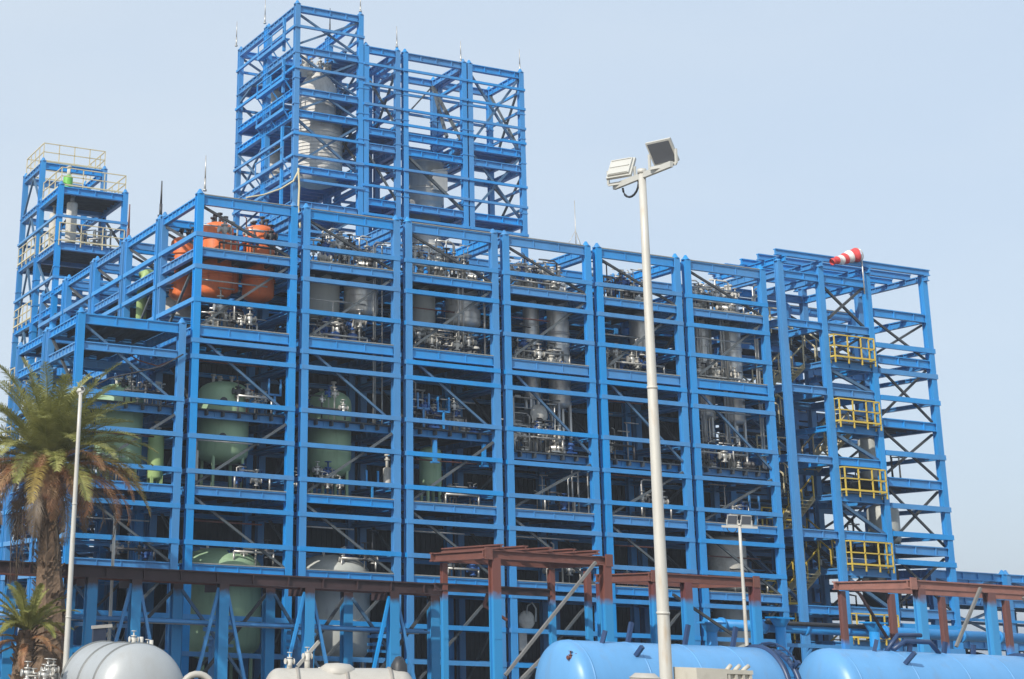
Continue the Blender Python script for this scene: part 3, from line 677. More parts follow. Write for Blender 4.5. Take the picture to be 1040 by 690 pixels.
# clad lift shaft / grey column beyond the tower
sa = thing('access_frame', 'open blue end frame with crossed dark braces at the far right of the plant', 'steel frame', (72.2, 0, G))
cm2 = column_mesh(40.0 - G)
for x in (6.9,):
    for y in (0, 9.0): c = place(cm2, 'column', sa, (x, y, 0)); place(LUG, 'lifting_lug', c, (0, 0, 40.0 - G))
for k, z in [('T', 35.58), ('N', 32.27), ('T', 30.9), ('N', 29.7), ('N', 27.06), ('T', 24.65), ('N', 21.68), ('T', 18.95), ('N', 16.65), ('N', 14.0), ('T', 12.6), ('N', 11.4), ('N', 9.2), ('T', 6.7), ('N', 5.5), ('N', 3.4), ('N', .8)]:
    x0 = .2
    for y in (0, 9.0):
        if k == 'T': xb(sa, -.5 + CW, 6.9, y, lv(z), .85)
        else:
            mb = MB(); mb.box(-.1, 7.3, -.2, .1, -.24, .24); mb.build('rail_beam', BLUE, sa, (0, y + (.25 if y else -.2), lv(z)))
    yb(sa, 6.9, 0, 9.0, lv(z) - .01, .7 if k == 'T' else .4, .4, 'side_beam')
    if k == 'T' and z < 28:
        mb = MB(); mb.box(.2, 6.5, .3, 8.7, -.05, .05)
        for q in range(6): mb.box(.2, 6.5, .8 + q * 1.4, .95 + q * 1.4, -.45, -.052)
        mb.build('floor_deck', DECK, sa, (0, 0, lv(z) + .3))
for z0, z1 in ((25.2, 34.9), (19.6, 24), (13.2, 18.4), (7.2, 12)):
    for y in (.3, 9.0):
        for a, b_ in ((z0, z1), (z1, z0)):
            zm = 32.0
            if z1 > 30 and 1:
                for (u, v) in (((25.2, 30.4)), ((31.4, 35.0))):
                    c0, c1 = (u, v) if a < b_ else (v, u)
                    mb = MB(); mb.bar((.2, y + (.2 if a < b_ else 0), lv(c0)), (6.7, y + (.2 if a < b_ else 0), lv(c1)), .2, .2, (0, 1, 0)); mb.build('brace', DARKBR, sa)
            else:
                mb = MB(); mb.bar((.2, y + (.2 if a < b_ else 0), lv(a)), (6.7, y + (.2 if a < b_ else 0), lv(b_)), .2, .2, (0, 1, 0)); mb.build('brace', DARKBR, sa)
rf = thing('canopy_roof_frame', 'open blue canopy roof of parallel purlins over the stair tower', 'roof frame', (60.4, 0, 39.6))
for y in (-.3, 2.2, 4.7, 7.2, 9.7):
    ib('x', 19.3, .62, .4, stiff=30).build('purlin', BLUE, rf, (0, y, .75))
for x in (.9, 5.4, 11.3, 18.7):
    ib('y', 10.8, .6, .45, stiff=1.4).build('girder', BLUE, rf, (x, -.7, .12))
for i, (x, z, r_, h_, n_, mt) in enumerate([(74.4, 19.4, .9, 4.4, 'middle', GREYT), (75.6, 13.1, 1.5, 4.2, 'lower', GREYT), (74.6, 7.2, 1.7, 4.4, 'lowest', WALLM)]):
    vessel('grey_scrubber', 'dull grey equipment vessel on the %s floor of the far right end frame' % n_, x, 4.5, z, z + h_, r_, mt, None, 4, 4)
rnd = random.Random(9)
for j, (z, n_) in enumerate(((24.95, 'upper'), (19.25, 'middle'), (12.9, 'lower'), (7.0, 'lowest'))):
    t = thing('pipe_manifold', 'dark tangle of pipes on the %s floor of the far right end frame' % n_, 'pipework', (73, 3, z), 'pipe clusters in the end frame')
    for i in range(7):
        mb = MB(); x = rnd.uniform(0, 5); y = rnd.uniform(0, 5); h = rnd.uniform(.8, 3)
        if j == 0: h *= .5
        mb.tube([(x, y, 0), (x, y, h), (max(0, min(5.4, x + rnd.choice([-1.5, 1.5]))), y, h + .1)], .1, 6); mb.build('riser_pipe', rnd.choice([DARKP, PIPE]), t)
# ------------------------------------------------------------------ far left tower
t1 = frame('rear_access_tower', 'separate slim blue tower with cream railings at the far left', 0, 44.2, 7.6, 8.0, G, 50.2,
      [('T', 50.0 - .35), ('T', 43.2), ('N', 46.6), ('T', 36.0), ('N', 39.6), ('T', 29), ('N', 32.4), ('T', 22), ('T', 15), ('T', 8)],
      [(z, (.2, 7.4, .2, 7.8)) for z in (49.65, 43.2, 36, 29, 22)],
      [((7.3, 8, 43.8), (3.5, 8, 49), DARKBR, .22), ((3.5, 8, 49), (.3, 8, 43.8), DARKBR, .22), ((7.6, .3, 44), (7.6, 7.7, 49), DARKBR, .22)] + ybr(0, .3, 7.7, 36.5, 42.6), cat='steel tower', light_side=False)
railing(t1, [(0, 7.6, 0), (0, 0, 0), (7.6, 0, 0), (7.6, 7.6, 0)], 50.1 - G, PALEY, 2.2, w=.1, step=2.2)
railing(t1, [(0, 7.6, 0), (0, -.4, 0), (7.6, -.4, 0)], 43.6 - G, PALEY, 2.2, w=.1, step=2.2)
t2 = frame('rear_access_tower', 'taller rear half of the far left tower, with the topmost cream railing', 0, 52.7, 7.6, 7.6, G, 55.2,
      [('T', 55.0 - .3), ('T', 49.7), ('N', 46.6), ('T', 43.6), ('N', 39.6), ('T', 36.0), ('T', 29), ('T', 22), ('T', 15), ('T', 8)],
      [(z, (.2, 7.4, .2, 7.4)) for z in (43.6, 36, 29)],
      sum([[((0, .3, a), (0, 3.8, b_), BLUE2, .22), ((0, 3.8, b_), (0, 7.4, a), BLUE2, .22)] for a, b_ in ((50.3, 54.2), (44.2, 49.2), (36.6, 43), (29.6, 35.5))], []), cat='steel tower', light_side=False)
railing(t2, [(0, 7.6, 0), (0, 0, 0), (7.6, 0, 0), (7.6, 7.6, 0), (0, 7.6, 0)], 55.1 - G, PALEY, 2.4, w=.1, step=2.0)
for z in (43.9, 36.3, 29.3, 22.5): railing(t2, [(-.3, 7.6, 0), (-.3, 0, 0)], z - G, PALEY, 2.2, w=.1, step=2.0)
vessel('white_filter', 'white slim vessel hanging under the top deck of the far left tower', 2.0, 46.2, 44.0, 49.0, .62, WHITEV, None, 0, 2)
vessel('white_filter', 'second white slim vessel inside the far left tower, behind the first', 1.2, 50.5, 44.4, 48.6, .6, WHITEV, None, 0, 2)
vessel('green_valve_body', 'bright green valve body on the top deck of the far left tower', 1.7, 47.5, 50.1, 52.4, .55, mat('bright_green_paint', (.16, .5, .08), .5), None, 0, 2, cat='valve')
t = thing('pipe_manifold', 'pale looping pipes on the middle deck of the far left tower', 'pipework', (2.5, 46, 43.6), 'pipe clusters in the left tower')
for i in range(8):
    mb = MB(); x = rnd.uniform(0, 4); h = rnd.uniform(1, 2.6); mb.tube([(x, i * .5, 0), (x, i * .5, h), (x + 1.4, i * .5, h + .3), (x + 1.5, i * .5, 0)], .14, 7); mb.build('riser_pipe', rnd.choice([PIPE, WHITEV]), t)
for yv, nm_ in ((53.0, 'left'), (58.0, 'far left')):
    vessel('white_filter', 'pale vessel seen between the lower braces of the %s tower part' % nm_, 3.0, yv, 30, 35, 1.1, WHITEV, None, 0, 2)

# ------------------------------------------------------------------ lightning rods
def rod(label, xt, yt, xb_, yb_, Y, mt=PIPE, r=.07, ax=1):
    a = at(xb_, yb_, Y, ax); b_ = at(xt, yt, Y, ax); b_.x, b_.y = a.x, a.y
    mb = MB(); h = b_.z - a.z; mb.tube([(0, 0, 0), (0, 0, h * .35)], r * 1.3, 7); mb.tube([(0, 0, h * .35), (0, 0, h)], r, 7, r * .5); mb.lathe([(0, -.02), (r * 2.6, -.02), (r * 2.6, .12), (0, .12)], n=8)
    return tag(mb.build('lightning_rod', mt, None, a), label, 'lightning rod', 'lightning rods on the steelwork')
rod('thin rod on the far left corner of the tallest tower', 241, 22, 240, 47, 47.9)
rod('thin rod on the middle of the left face of the tallest tower', 269, 0, 269, 24, 38.4)
rod('thin rod on the right front corner of the tallest tower', 366, -4, 366, 12, 30)
rod('thin rod on the first junction of the roof frames', 403, 27, 403, 48, 30)
rod('thin rod between the middle and right roof frames', 468, 42, 468, 63, 30)
rod('thin rod on the right end of the roof frames', 525, 50, 528, 74, 30)
rod('thin rod behind the railing frame, inside the tall tower top', 333, 8, 335, 33, 38.4, DARKP)
rod('thin rod on the front left corner column of the plant', 209, 158, 208, 194, 0)
rod('dark leaning rod on the left face above the second bay', 165, 184, 163, 220, 10.5, DARKP, .11)
rod('dark rod on the left face between the third and fourth bays', 134, 208, 130, 246, 19.8, RUSTP, .11)
a = at(585, 249, 12); b_ = at(585, 204, 12); h = b_.z - a.z
t = thing('guyed_mast', 'thin guyed mast on the roof behind the fourth bay', 'mast', a)
mb = MB(); mb.tube([(0, 0, -1.5), (0, 0, h)], .07, 7, .04); mb.build('pole', PIPE, t)
for i in range(3):
    mb = MB(); an = i * 2.1 + .3; mb.tube([(0, 0, h * .33), (1.2 * math.cos(an), 1.2 * math.sin(an), -.6)], .03, 5); mb.build('stay', PIPE, t)
def cable(label, pts_, Y, r, mt):
    P_ = [at(x, y, Y) for x, y in pts_]; o = P_[0].copy(); q = []
    for i in range(len(P_) - 1):
        for k in range(6): q.append(P_[i].lerp(P_[i + 1], k / 6) - o)
    q.append(P_[-1] - o); mb = MB(); mb.tube(q, r, 6); tag(mb.build('hanging_hose', mt, None, o), label, 'hose', 'hoses hung on the towers')
cable('tan hose sagging from the foot of the tall tower towards the left', [(304, 172), (298, 184), (285, 192), (268, 198), (250, 201)], 29.4, .1, PALEY)
cable('tan hose hanging straight down the front left foot of the tall tower', [(303, 171), (304, 190), (303, 212), (305, 232)], 29.3, .12, PALEY)
cable('dark hose sagging across the corner opening above the green domed vessel', [(96, 392), (112, 384), (140, 378), (165, 372), (186, 360)], -.5, .07, DARKP)
cable('rusty hose looping below the left low bay beam', [(120, 352), (140, 366), (160, 372), (180, 364)], .6, .06, RUSTP)
# windsock -----------------------------------------------------------------------
wy = -.6
a = at(877, 284, wy); b_ = at(871, 259, wy); c_ = at(843, 267, wy)
t = thing('windsock', 'red and white windsock flying on a short mast above the stair tower roof', 'windsock', a)
hm = at(877, 259, wy).z - a.z
mb = MB(); mb.tube([(0, 0, -1.5), (0, 0, hm)], .07, 8); mb.build('mast', PIPE, t)
p0 = b_ - a; p1 = c_ - a; mb = MB(); ax_ = (p1 - p0); Lw = ax_.length
for i in range(20):
    f0, f1 = i / 20, (i + 1) / 20
    mb.cur = 0 if (i // 4) % 2 == 0 else 1
    sag = lambda f: Vector((0, .25 * math.sin(f * 5), .05 * math.sin(f * 9)))
    mb.tube([p0 + ax_ * f0 + sag(f0), p0 + ax_ * f1 + sag(f1)], .72 - .42 * f0 + .04 * math.sin(i * 1.7), 16, .72 - .42 * f1 + .04 * math.sin((i + 1) * 1.7), caps=False)
mb.build('sleeve', [REDC, WHITEC], t)
mb = MB(); mb.tube([(0, 0, hm - .1), p0], .05, 6); mb.lathe([(.71, 0), (.76, 0), (.76, .08), (.71, .08)], p0, ax_, 16); mb.build('hoop', PIPE, t)

# ------------------------------------------------------------------ pipe rack in front
RY = -9.0; RZ = 6.35
rack = thing('pipe_rack', 'long blue pipe rack with dark brown head beam running in front of the plant', 'pipe rack', (-8, RY, G))
xfr = [at(x, 610, RY).x for x in (50, 92, 137, 226, 313, 399)]
xbk = [at(x, 610, RY + 3.6).x for x in (10, 70, 179, 273, 352, 440)]
ib('x', at(452, 600, RY).x + 30, .85, .55, stiff=2.9).build('head_beam', DRUST, rack, (-22, 0, RZ - G))
ib('x', at(448, 600, RY + 3.6).x + 30, .8, .55, stiff=2.9).build('head_beam', DRUST, rack, (-22, 3.6, RZ - G - .02))
def hcol(parent, x, y, z1, mt, w=.38, z0=G):
    mb = MB(); f = .1
    mb.box(-w, w, -w, -w + f, 0, z1 - z0); mb.box(-w, w, w - f, w, 0, z1 - z0); mb.box(-.16, .16, -w + f, w - f, 0, z1 - z0)
    mb.box(-w - .15, w + .15, -w - .15, w + .15, 0, .15)
    mb.box(-w, w, -w - .03, -w, (z1 - z0) * .55, (z1 - z0) * .55 + .3)
    return mb.build('column', mt, parent, (x, y, z0 - G))
zc = RZ - .43
for x in xfr: hcol(rack, x + 8, 0, zc, RACKCOL)
for x in xbk: hcol(rack, x + 8, 3.6, zc, RACKCOL)
for x in xfr[2:]:
    for s_ in (-1, 1):
        mb = MB(); mb.bar((x + 8 + s_ * .3, 0, zc - G - .3), (x + 8 + s_ * 2.7, 0, .2), .22, .22, (0, 1, 0)); mb.build('knee_brace', BLUE, rack)
for a, b_ in zip(xbk, xbk[1:]):
    for q, w_ in ((0, DARKBR), (1, BLUE2)):
        mb = MB(); z0, z1 = (zc - G - .5, 1.2) if q else (1.2, zc - G - .5)
        mb.bar((a + 8 + .3, 3.5 - .3 * q, z0), (b_ + 8 - .3, 3.5 - .3 * q, z1), .22, .22, (0, 1, 0)); mb.build('brace', w_, rack)
for x in xfr[1:]:
    mb = MB(); mb.box(-.18, .18, .3, 3.3, -.3, .3); mb.build('cross_beam', DRUST, rack, (x + 8, 0, RZ - G - .7))
    mb = MB(); mb.box(-.25, .25, .38, 3.2, -.28, .0); mb.build('cross_beam', BLUE, rack, (x + 8, 0, 7.0))
for i, (y, r_, z, mt) in enumerate([(1.0, .12, 2.72 - G, BLUE), (2.0, .14, 2.8 - G, BLUE), (2.8, .16, 2.7 - G, PIPE), (1.2, .24, RZ - G - .3, RUST), (2.2, .2, RZ - G - .3, RUST)]):
    mb = MB(); mb.tube([(-14, y, z + (.35 if i < 3 else 0)), (25.5, y, z + (.35 if i < 3 else 0))], r_, 10); mb.build('rack_pipe', mt, rack)
# small square blue posts behind rack (cable stands)
for i, x in enumerate((222, 306, 388)):
    p = at(x, 650, -3.5)
    t = thing('cable_stand', 'small blue stand with stacked brackets behind the rack, %s of three' % ['left', 'middle', 'right'][i], 'stand', (p.x, -3.5, G), 'small stands behind the pipe rack')
    mb = MB(); mb.box(-.7, -.45, -.3, .3, 0, 6.4); mb.box(.45, .7, -.3, .3, 0, 6.4); mb.build('post', BLUE, t)
    mb = MB()
    for z in (5.6, 6.1, 6.7, 7.1): mb.box(-1.1, 1.1, -.4, .4, z, z + .22)
    mb.build('bracket', BLUE, t)

# red-brown frames ------------------------------------------------------------------
def red_frame(label, X0, X1, Y0, Y1, Z, colx_f, colx_b, mtb, mtc, struts=(), purl=5, drop=.5, lowbeam=None, mtc2=None):
    t = thing('primed_steel_frame', label, 'steel frame', (X0, Y0, G), 'unfinished red primed frames'); z = Z - G
    for y in (0, Y1 - Y0): ib('x', X1 - X0, .66, .45, e=.3, stiff=40).build('main_beam', mtb, t, (0, y, z - .4))
    for x in (0, X1 - X0): ib('y', Y1 - Y0 - .6, .66, .45, stiff=40).build('end_beam', mtb, t, (x, .3, z - .42))
    for x in (0, X1 - X0):
        mb = MB(); mb.box(x - .3, x + .3, -.4, -.28, z - .8, z + .08); mb.build('end_plate', mtb, t)
    for i in range(purl):
        x = (X1 - X0) * (i + .5) / purl
        ib('y', Y1 - Y0 + .8, .32, .4, stiff=60).build('purlin', mtb, t, (x, -.4, z + .18))
    for x in colx_f: hcol(t, x - X0, 0, Z - .7, mtc, .33)
    for x in colx_b: hcol(t, x - X0, Y1 - Y0, Z - .8, mtc2 or mtc, .22)
    for p, q, mt, w in struts:
        mb = MB(); mb.bar((p[0] - X0, p[1] - Y0, p[2] - G), (q[0] - X0, q[1] - Y0, q[2] - G), w, w, (0, 1, .01)); mb.build('strut', mt, t)
    if lowbeam:
        ib('x', X1 - X0, .6, .5, stiff=40).build('low_beam', DRUST, t, (0, Y1 - Y0, lowbeam - G))
    return t
STRUT = mat('grey_strut', (.20, .20, .195), .55, var=.15)
p503 = at(503, 620, -19.4); p616 = at(615.5, 600, -19.4)
b1 = at(605, 571, -19.9); b2 = at(513, 686, -19.9)
YR1 = at(441, 564, 15.9, 0).y
red_frame('red-brown primed frame with slatted top and blue-painted legs, left of the lamp post', 15.9, 26.2, -19.4, YR1, 9.0, [p503.x, p616.x],
          [at(451, 600, YR1).x, at(560, 600, YR1).x, at(597, 600, YR1).x], RUST, R1COL,
          [((b1.x, -19.9, b1.z), (b2.x, -19.9, b2.z), STRUT, .2), ((p616.x - 4.6, YR1 + .4, 7.9), (p616.x - 5.6, YR1 + .4, 5.2), RUST, .2), ((p616.x - 3.6, YR1 + .4, 4.2), (p616.x - 5.6, YR1 + .4, 5.2), RUST, .2), ((21.5, -18.6, 2), (15.5, -18.6, -3), STRUT, .2)], 5, lowbeam=6.4)
ax = at(662, 585, -16).x; bx = at(765, 585, -16).x
red_frame('low red-brown primed frame behind the lamp post with purple-brown legs', ax, bx, -16, -9.0, 8.25, [ax + .2, at(697, 600, -16).x, bx], [ax, (ax + bx) / 2 + 1, at(578 + 120, 600, -9).x], RUST, ramped('post_blue_with_purple_head', (.15, .05, .05), (.03, .27, .60), 6.2, .3),
          [((ax + 2.2, -15.6, 6.6), (ax + 8.0, -15.6, 3.6), DARKBR, .2)], 0)
mb = ib('y', 1, .1, .1)
a3 = at(924, 588, -25); YR3 = at(850, 593, a3.x, 0).y; print('YR', YR1, YR3)
red_frame('large brown primed frame over the right blue tank', a3.x, a3.x + 22, -25, YR3, 8.3, [at(935, 620, -25).x, at(1006, 620, -25).x, a3.x + 16], [at(856, 620, YR3).x + 0, at(906, 620, YR3).x, at(957, 620, YR3).x, at(1022, 620, YR3).x],
          mat('brown_primer', (.30, .14, .11), .65, var=.15, scale=1.6, dirt=(.13, .07, .06), dirt_amt=.5), R3COL,
          [((at(996, 599, -25.4).x, -25.4, 7.9), (at(971, 657, -25.4).x, -25.4, at(971, 657, -25.4).z), STRUT, .2), ((a3.x + 2, YR3 - .2, 7.4), (a3.x + 4.5, YR3 - .2, 4), DRUST, .18), ((a3.x + 11, -25.2, 7.4), (a3.x + 15, -25.2, 2), STRUT, .22)], 0, mtc2=ramped('post_mostly_brown', (.16, .07, .06), (.05, .27, .68), 3.6, .3))
# brown link beam between frame 1 and 2
mb = MB()
# blue T posts and header pipe --------------------------------------------------------
hp = thing('header_pipe_line', 'thick blue header pipe carried on blue T-headed posts behind the blue tanks', 'pipe line', (40.4, -13, G))
for x, yy, y2 in ((739, 632, 0), (809, 627, 0), (905, 632, 0)):
    p = at(x, yy, -15); mb = MB(); X = p.x - 40.4; h = p.z - G
    mb.tube([(X, 0, 0), (X, 0, h - .3)], .42, 14); mb.box(X - .9, X + .9, -.7, .7, h - .14, h); mb.lathe([(.42, h - .8), (.8, h - .15)], (X, 0, 0), n=14); mb.build('post', BLUE, hp)
z = at(800, 637, -14).z - G
mb = MB(); mb.tube([(.5, 1.4, z), (40, 1.4, z)], .45, 14)
for i in range(9): mb.tube([(2 + i * 4.2, 1.4, z), (2.3 + i * 4.2, 1.4, z)], .58, 14)
mb.build('pipe', BLUE, hp)
mb = MB(); mb.tube([(6.2, .9, z + .35), (17, .9, z + .35)], .17, 8); mb.build('pipe', BLACKP, hp)
mb = MB(); mb.bar((6.8, 0, z - 1.4), (17, 0, z - 1.4), .3); mb.bar((6.8, 0, z - 3), (17, 0, z - 3), .25)
for i in range(6): mb.bar((7 + i * 1.9, 0, z - 3), (8 + i * 1.9, 0, z - 1.4), .2)
mb.build('lattice', BLUE, hp)
# far right low plant -----------------------------------------------------------------
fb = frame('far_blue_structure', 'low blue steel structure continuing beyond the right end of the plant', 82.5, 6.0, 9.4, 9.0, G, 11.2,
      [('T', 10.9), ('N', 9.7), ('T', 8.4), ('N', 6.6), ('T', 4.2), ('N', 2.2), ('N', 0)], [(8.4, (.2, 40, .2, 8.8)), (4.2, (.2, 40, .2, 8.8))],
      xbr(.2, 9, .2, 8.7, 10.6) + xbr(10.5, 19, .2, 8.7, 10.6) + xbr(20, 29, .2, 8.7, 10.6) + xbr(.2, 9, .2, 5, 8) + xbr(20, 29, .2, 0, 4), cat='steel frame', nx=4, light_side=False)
for i in range(4):
    vessel('far_tank', '%s dull tank inside the low blue structure at the far right' % ORD[i], 85 + i * 8, 12, -2, 3.6, 1.9, [GREYT, BLUEBOX, GREYT, GREEN][i], None, 4, 2)

# ------------------------------------------------------------------ blue horizontal tanks
def htank(label, x0, x1, y, zc_, r, mt, group=None, ring=True, nubs=()):
    t = thing('horizontal_tank', label, 'tank', (x0, y, G), group); L_ = x1 - x0; z = zc_ - G; dh = r * .42
    pr_ = [(rr, dh - hh) for rr, hh in reversed(dome(r, dh, 8))] + [(r, L_ * .5)] + [(rr, L_ - dh + hh) for rr, hh in dome(r, dh, 8)]
    mb = MB(); mb.lathe(pr_, (0, 0, z), (1, 0, 0), 56); mb.build('shell', mt, t)
    if ring:
        for q in (L_ - dh - .1, L_ - dh + .75):
            rr = r if q < L_ - dh else r * .93
            mb = MB(); mb.lathe([(rr - .05, q), (rr + .17, q), (rr + .17, q + .22), (rr - .05, q + .22)], (0, 0, z), (1, 0, 0), 56); mb.build('end_ring', BAND, t)
    for q in (dh + .25, L_ * .33, L_ * .56, L_ * .76):
        mb = MB(); mb.lathe([(r - .01, q - .05), (r + .022, q - .03), (r + .022, q + .03), (r - .01, q + .05)], (0, 0, z), (1, 0, 0), 56); mb.build('weld_seam', mt, t)
    for q in (L_ * .2, L_ * .8):
        mb = MB(); mb.box(q - .4, q + .4, -r * .8, r * .8, 0, z - r * .62); mb.build('saddle', BAND, t)
    for (q, a, h_) in nubs:
        d = Vector((.25 * h_, math.sin(a), math.cos(a))); p = Vector((q, math.sin(a) * r * .97, z + math.cos(a) * r * .97))
        mb = MB(); mb.bar(p, p + d * h_, .2, .2); mb.build('lifting_stub', BAND, t)
    return t
ty = -50; zt = .15; rt = 2.42
tk1 = htank('long sky blue horizontal tank right of centre, crossed by the tall lamp post', 1.1, 15.3, ty, zt, rt, TANKB, 'sky blue tanks',
      nubs=[(2.9, -.25, .7), (4.9, .0, 1.1), (8.5, .0, 1.1), (11.6, 0, 1.1), (4.2, -.75, .7), (14, -.9, .5)])
tk2 = htank('long sky blue horizontal tank at the bottom right corner under the brown frame', 18.0, 34.0, ty, zt + .12, rt, TANKB, 'sky blue tanks',
      nubs=[(3.9, -.2, .7), (6.6, -.1, .6), (9.1, -.1, .7), (11.5, 0, .6), (4.9, -.75, .9)])
for tk, L_ in ((tk1, 14.2), (tk2, 16.0)):
    mb = MB()
    for i in range(9):
        a = -.9 + i * .22
        mb.bar((L_ - .2 + .02 * i, math.sin(a) * 2.72, zt - G + math.cos(a) * 2.72), (L_ - .2, math.sin(a + .22) * 2.72, zt - G + math.cos(a + .22) * 2.72), .07)
        mb.bar((L_ - .6, math.sin(a) * 2.6, zt - G + math.cos(a) * 2.6), (L_ + .1, math.sin(a) * 2.6, zt - G + math.cos(a) * 2.6), .05)
    mb.build('curved_ladder', BAND, tk)
# valve tangle on left head of tank 1
mb = MB(); rn = random.Random(3)
for i in range(6): valve(mb, .5 + i * .28, -1.3 - .12 * i, zt - G + 1.55 + .05 * math.sin(i * 3) - i * .12, .55)
mb.build('fitting_row', RUSTP, tk1)
mb = MB(); mb.tube([(5.3, -.4, zt - G + 2.6), (6.2, -.4, zt - G + 3.1), (8.0, -.4, zt - G + 3.1), (8.6, -.4, zt - G + 2.5)], .14, 8); mb.tube([(5.0, -.2, zt - G + 2.5), (5.9, -.2, zt - G + 3.4), (7.6, -.2, zt - G + 3.45)], .12, 8); mb.build('vent_pipe', BAND, tk2)

# grey tankers ---------------------------------------------------------------------------
def tanker(label, p, dirv, L_, r, mt, bandm, bands, kit):
    t = thing('grey_tanker_barrel', label, 'tank', (p.x, p.y, G)); z = p.z - G; dh = r * .55; d = Vector(dirv).normalized()
    pr_ = [(rr, dh - hh) for rr, hh in reversed(dome(r, dh, 10))] + [(rr, L_ - dh + hh) for rr, hh in dome(r, dh, 10)]
    mb = MB(); mb.lathe(pr_, (0, 0, z), d, 56); mb.build('shell', mt, t)
    for q in bands:
        mb = MB(); mb.lathe([(r - .05, q), (r + .05, q), (r + .05, q + .12), (r - .05, q + .12)], (0, 0, z), d, 56); mb.build('band', bandm, t)
    s = d.cross(Vector((0, 0, 1))).normalized()
    for q in (L_ * .25, L_ * .78):
        mb = MB(); c = d * q; mb.bar((c + s * r * .7), (c - s * r * .7), .5, .5)
        for k in (-1, 1): mb.bar(c + s * (k * r * .7), c + s * (k * r * .7) + Vector((0, 0, z - r * .6)), .4, .4)
        mb.build('saddle', BLACKP, t)
    for q, sd, h_, kind in kit:
        c = d * q + s * sd; zz = z + math.sqrt(max(.01, r * r - sd * sd)) - .05; mb = MB()
        if kind == 'valve': mb.tube([(c.x, c.y, zz), (c.x, c.y, zz + h_)], .12, 8); valve(mb, c.x, c.y, zz + h_ * .8, .6); mb.build('valve', WHITEV, t)
        elif kind == 'dome': mb.lathe([(.75, 0), (.75, .2), (.5, .38), (0, .42)], (c.x, c.y, zz - .05), n=20); mb.build('manlid', mt, t)
        elif kind == 'hood': mb.lathe([(.35, 0), (.33, .4), (.15, .7), (0, .75)], (c.x, c.y, zz), n=12); mb.build('vent_cap', BLACKP, t)
        elif kind == 'pipe': mb.tube([(c.x, c.y, zz - .1), (c.x, c.y, zz + h_)], .09, 8); mb.build('vent_pipe', WHITEV, t)
    return t
p = atd(150, 706, 66)
tanker('round-ended pale grey tank with dark bands at the bottom left beside the palm trunk', p, (.02, 1, 0), 7.2, 2.0, TANKG, mat('grey_band', (.16, .17, .17), .5), (1.3, 3.6, 6.2),
       [(2.2, .0, .25, 'valve'), (3.0, .9, .1, 'valve'), (2.2, .35, .35, 'pipe'), (3.4, 1.2, .6, 'pipe')])
p = atd(266, 712, 66)
d2 = atd(424, 712, 66) - p
tanker('low cream grey tank with twin valves, second from the left at the bottom', p, d2, d2.length, 1.28, TANKC, mat('cream_band', (.3, .28, .25), .5), (1.4, 3.4, 5.2),
       [(1.1, .1, .45, 'valve'), (1.85, -.2, .75, 'valve'), (3.1, 0, 0, 'dome'), (5.6, .2, 0, 'hood'), (2.4, -.3, .2, 'pipe')])
# valve nest left of grey tank
p = atd(46, 684, 70)
t = thing('valve_nest', 'pale tangle of valves and hoses at the foot of the palm, bottom left', 'valves', (p.x, p.y, G))
for i in range(9):
    mb = MB(); x = rn.uniform(-.8, .8); y = rn.uniform(-.5, .5); h = p.z - G + rn.uniform(-1.0, .2)
    mb.tube([(x, y, 0), (x, y, h)], .1, 8); valve(mb, x, y, h, rn.uniform(.7, 1.1)); mb.build('valve', rn.choice([WHITEV, TANKC, PIPE]), t)
p = atd(203, 689, 64)
t = thing('hose_coil', 'grey looped hose between the two grey tanks', 'hose', (p.x, p.y, G))
mb = MB(); mb.tube([(0, 0, 0), (0, 0, p.z - G - .6)], .15, 8); mb.build('stand', PIPE, t)
mb = MB(); mb.tube([(math.cos(a * .35) * .55, .05 * a, p.z - G - .35 + math.sin(a * .35) * .5) for a in range(19)], .13, 8); mb.build('hose', TANKC, t)
# dark panels
for (x0, y0, x1, y1, lab) in ((94, 634, 112, 662, 'dark navy sheet panel standing behind the pale grey round-ended tank'), (304, 655, 325, 690, 'dark navy panel with a sloping top behind the low cream grey tank')):
    a = atd(x0, y1, 82); b_ = atd(x1, y0 + 4, 82); w_ = b_.x - a.x; h = b_.z - G
    t = thing('sheet_panel', lab, 'panel', (a.x, a.y, G))
    mb = MB(); h2 = h if x0 < 200 else h - .9; s0 = h - 1.6
    mb.face([(0, 0, 0), (w_, 0, 0), (w_, 0, h), (0, 0, h2)]); mb.face([(0, .25, 0), (0, .25, h2), (w_, .25, h), (w_, .25, 0)])
    mb.face([(0, 0, 0), (0, 0, h2), (0, .25, h2), (0, .25, 0)]); mb.face([(w_, 0, 0), (w_, .25, 0), (w_, .25, h), (w_, 0, h)]); mb.face([(0, 0, h2), (w_, 0, h), (w_, .25, h), (0, .25, h2)]); mb.build('sheet', mat('navy_sheet', (.025, .035, .065), .5), t)
    mb = MB(); mb.bar((-.12, 0, h2), (w_ + .3, 0, h + (.12 if h2 == h else .35)), .1, .16); mb.build('top_edge', TANKC, t)
# beige box and round lid
p = atd(708, 693, 52); q = atd(736, 678, 52)
t = thing('metal_cabinet', 'beige ribbed metal box at the bottom edge right of the lamp post', 'box', (p.x, p.y, G))
h = atd(693, 678, 52).z - G; w_ = (atd(736, 690, 52) - atd(693, 690, 52)).x; w2 = 1.05
mb = MB(); mb.box(0, 1.2, 0, 1.2, h - 2.3, h); mb.build('front_box', BEIGE, t)
mb = MB(); mb.box(1.202, 2.2, .1, 1.15, h - 2.3, h - .06)
for i in range(4): mb.box(1.25 + i * .29, 1.34 + i * .29, .02, .1, h - 2.3, h - .02)
mb.box(1.204, 2.24, .0, .1, h - .15, h - .02); mb.build('ribbed_box', BEIGE, t)
mb = MB()
for i in range(3): mb.tube([(1.4 + i * .3, .3, h - .07), (1.6 + i * .36, .3, h + .12)], .07, 8)
mb.build('lid_stud', BEIGE, t)
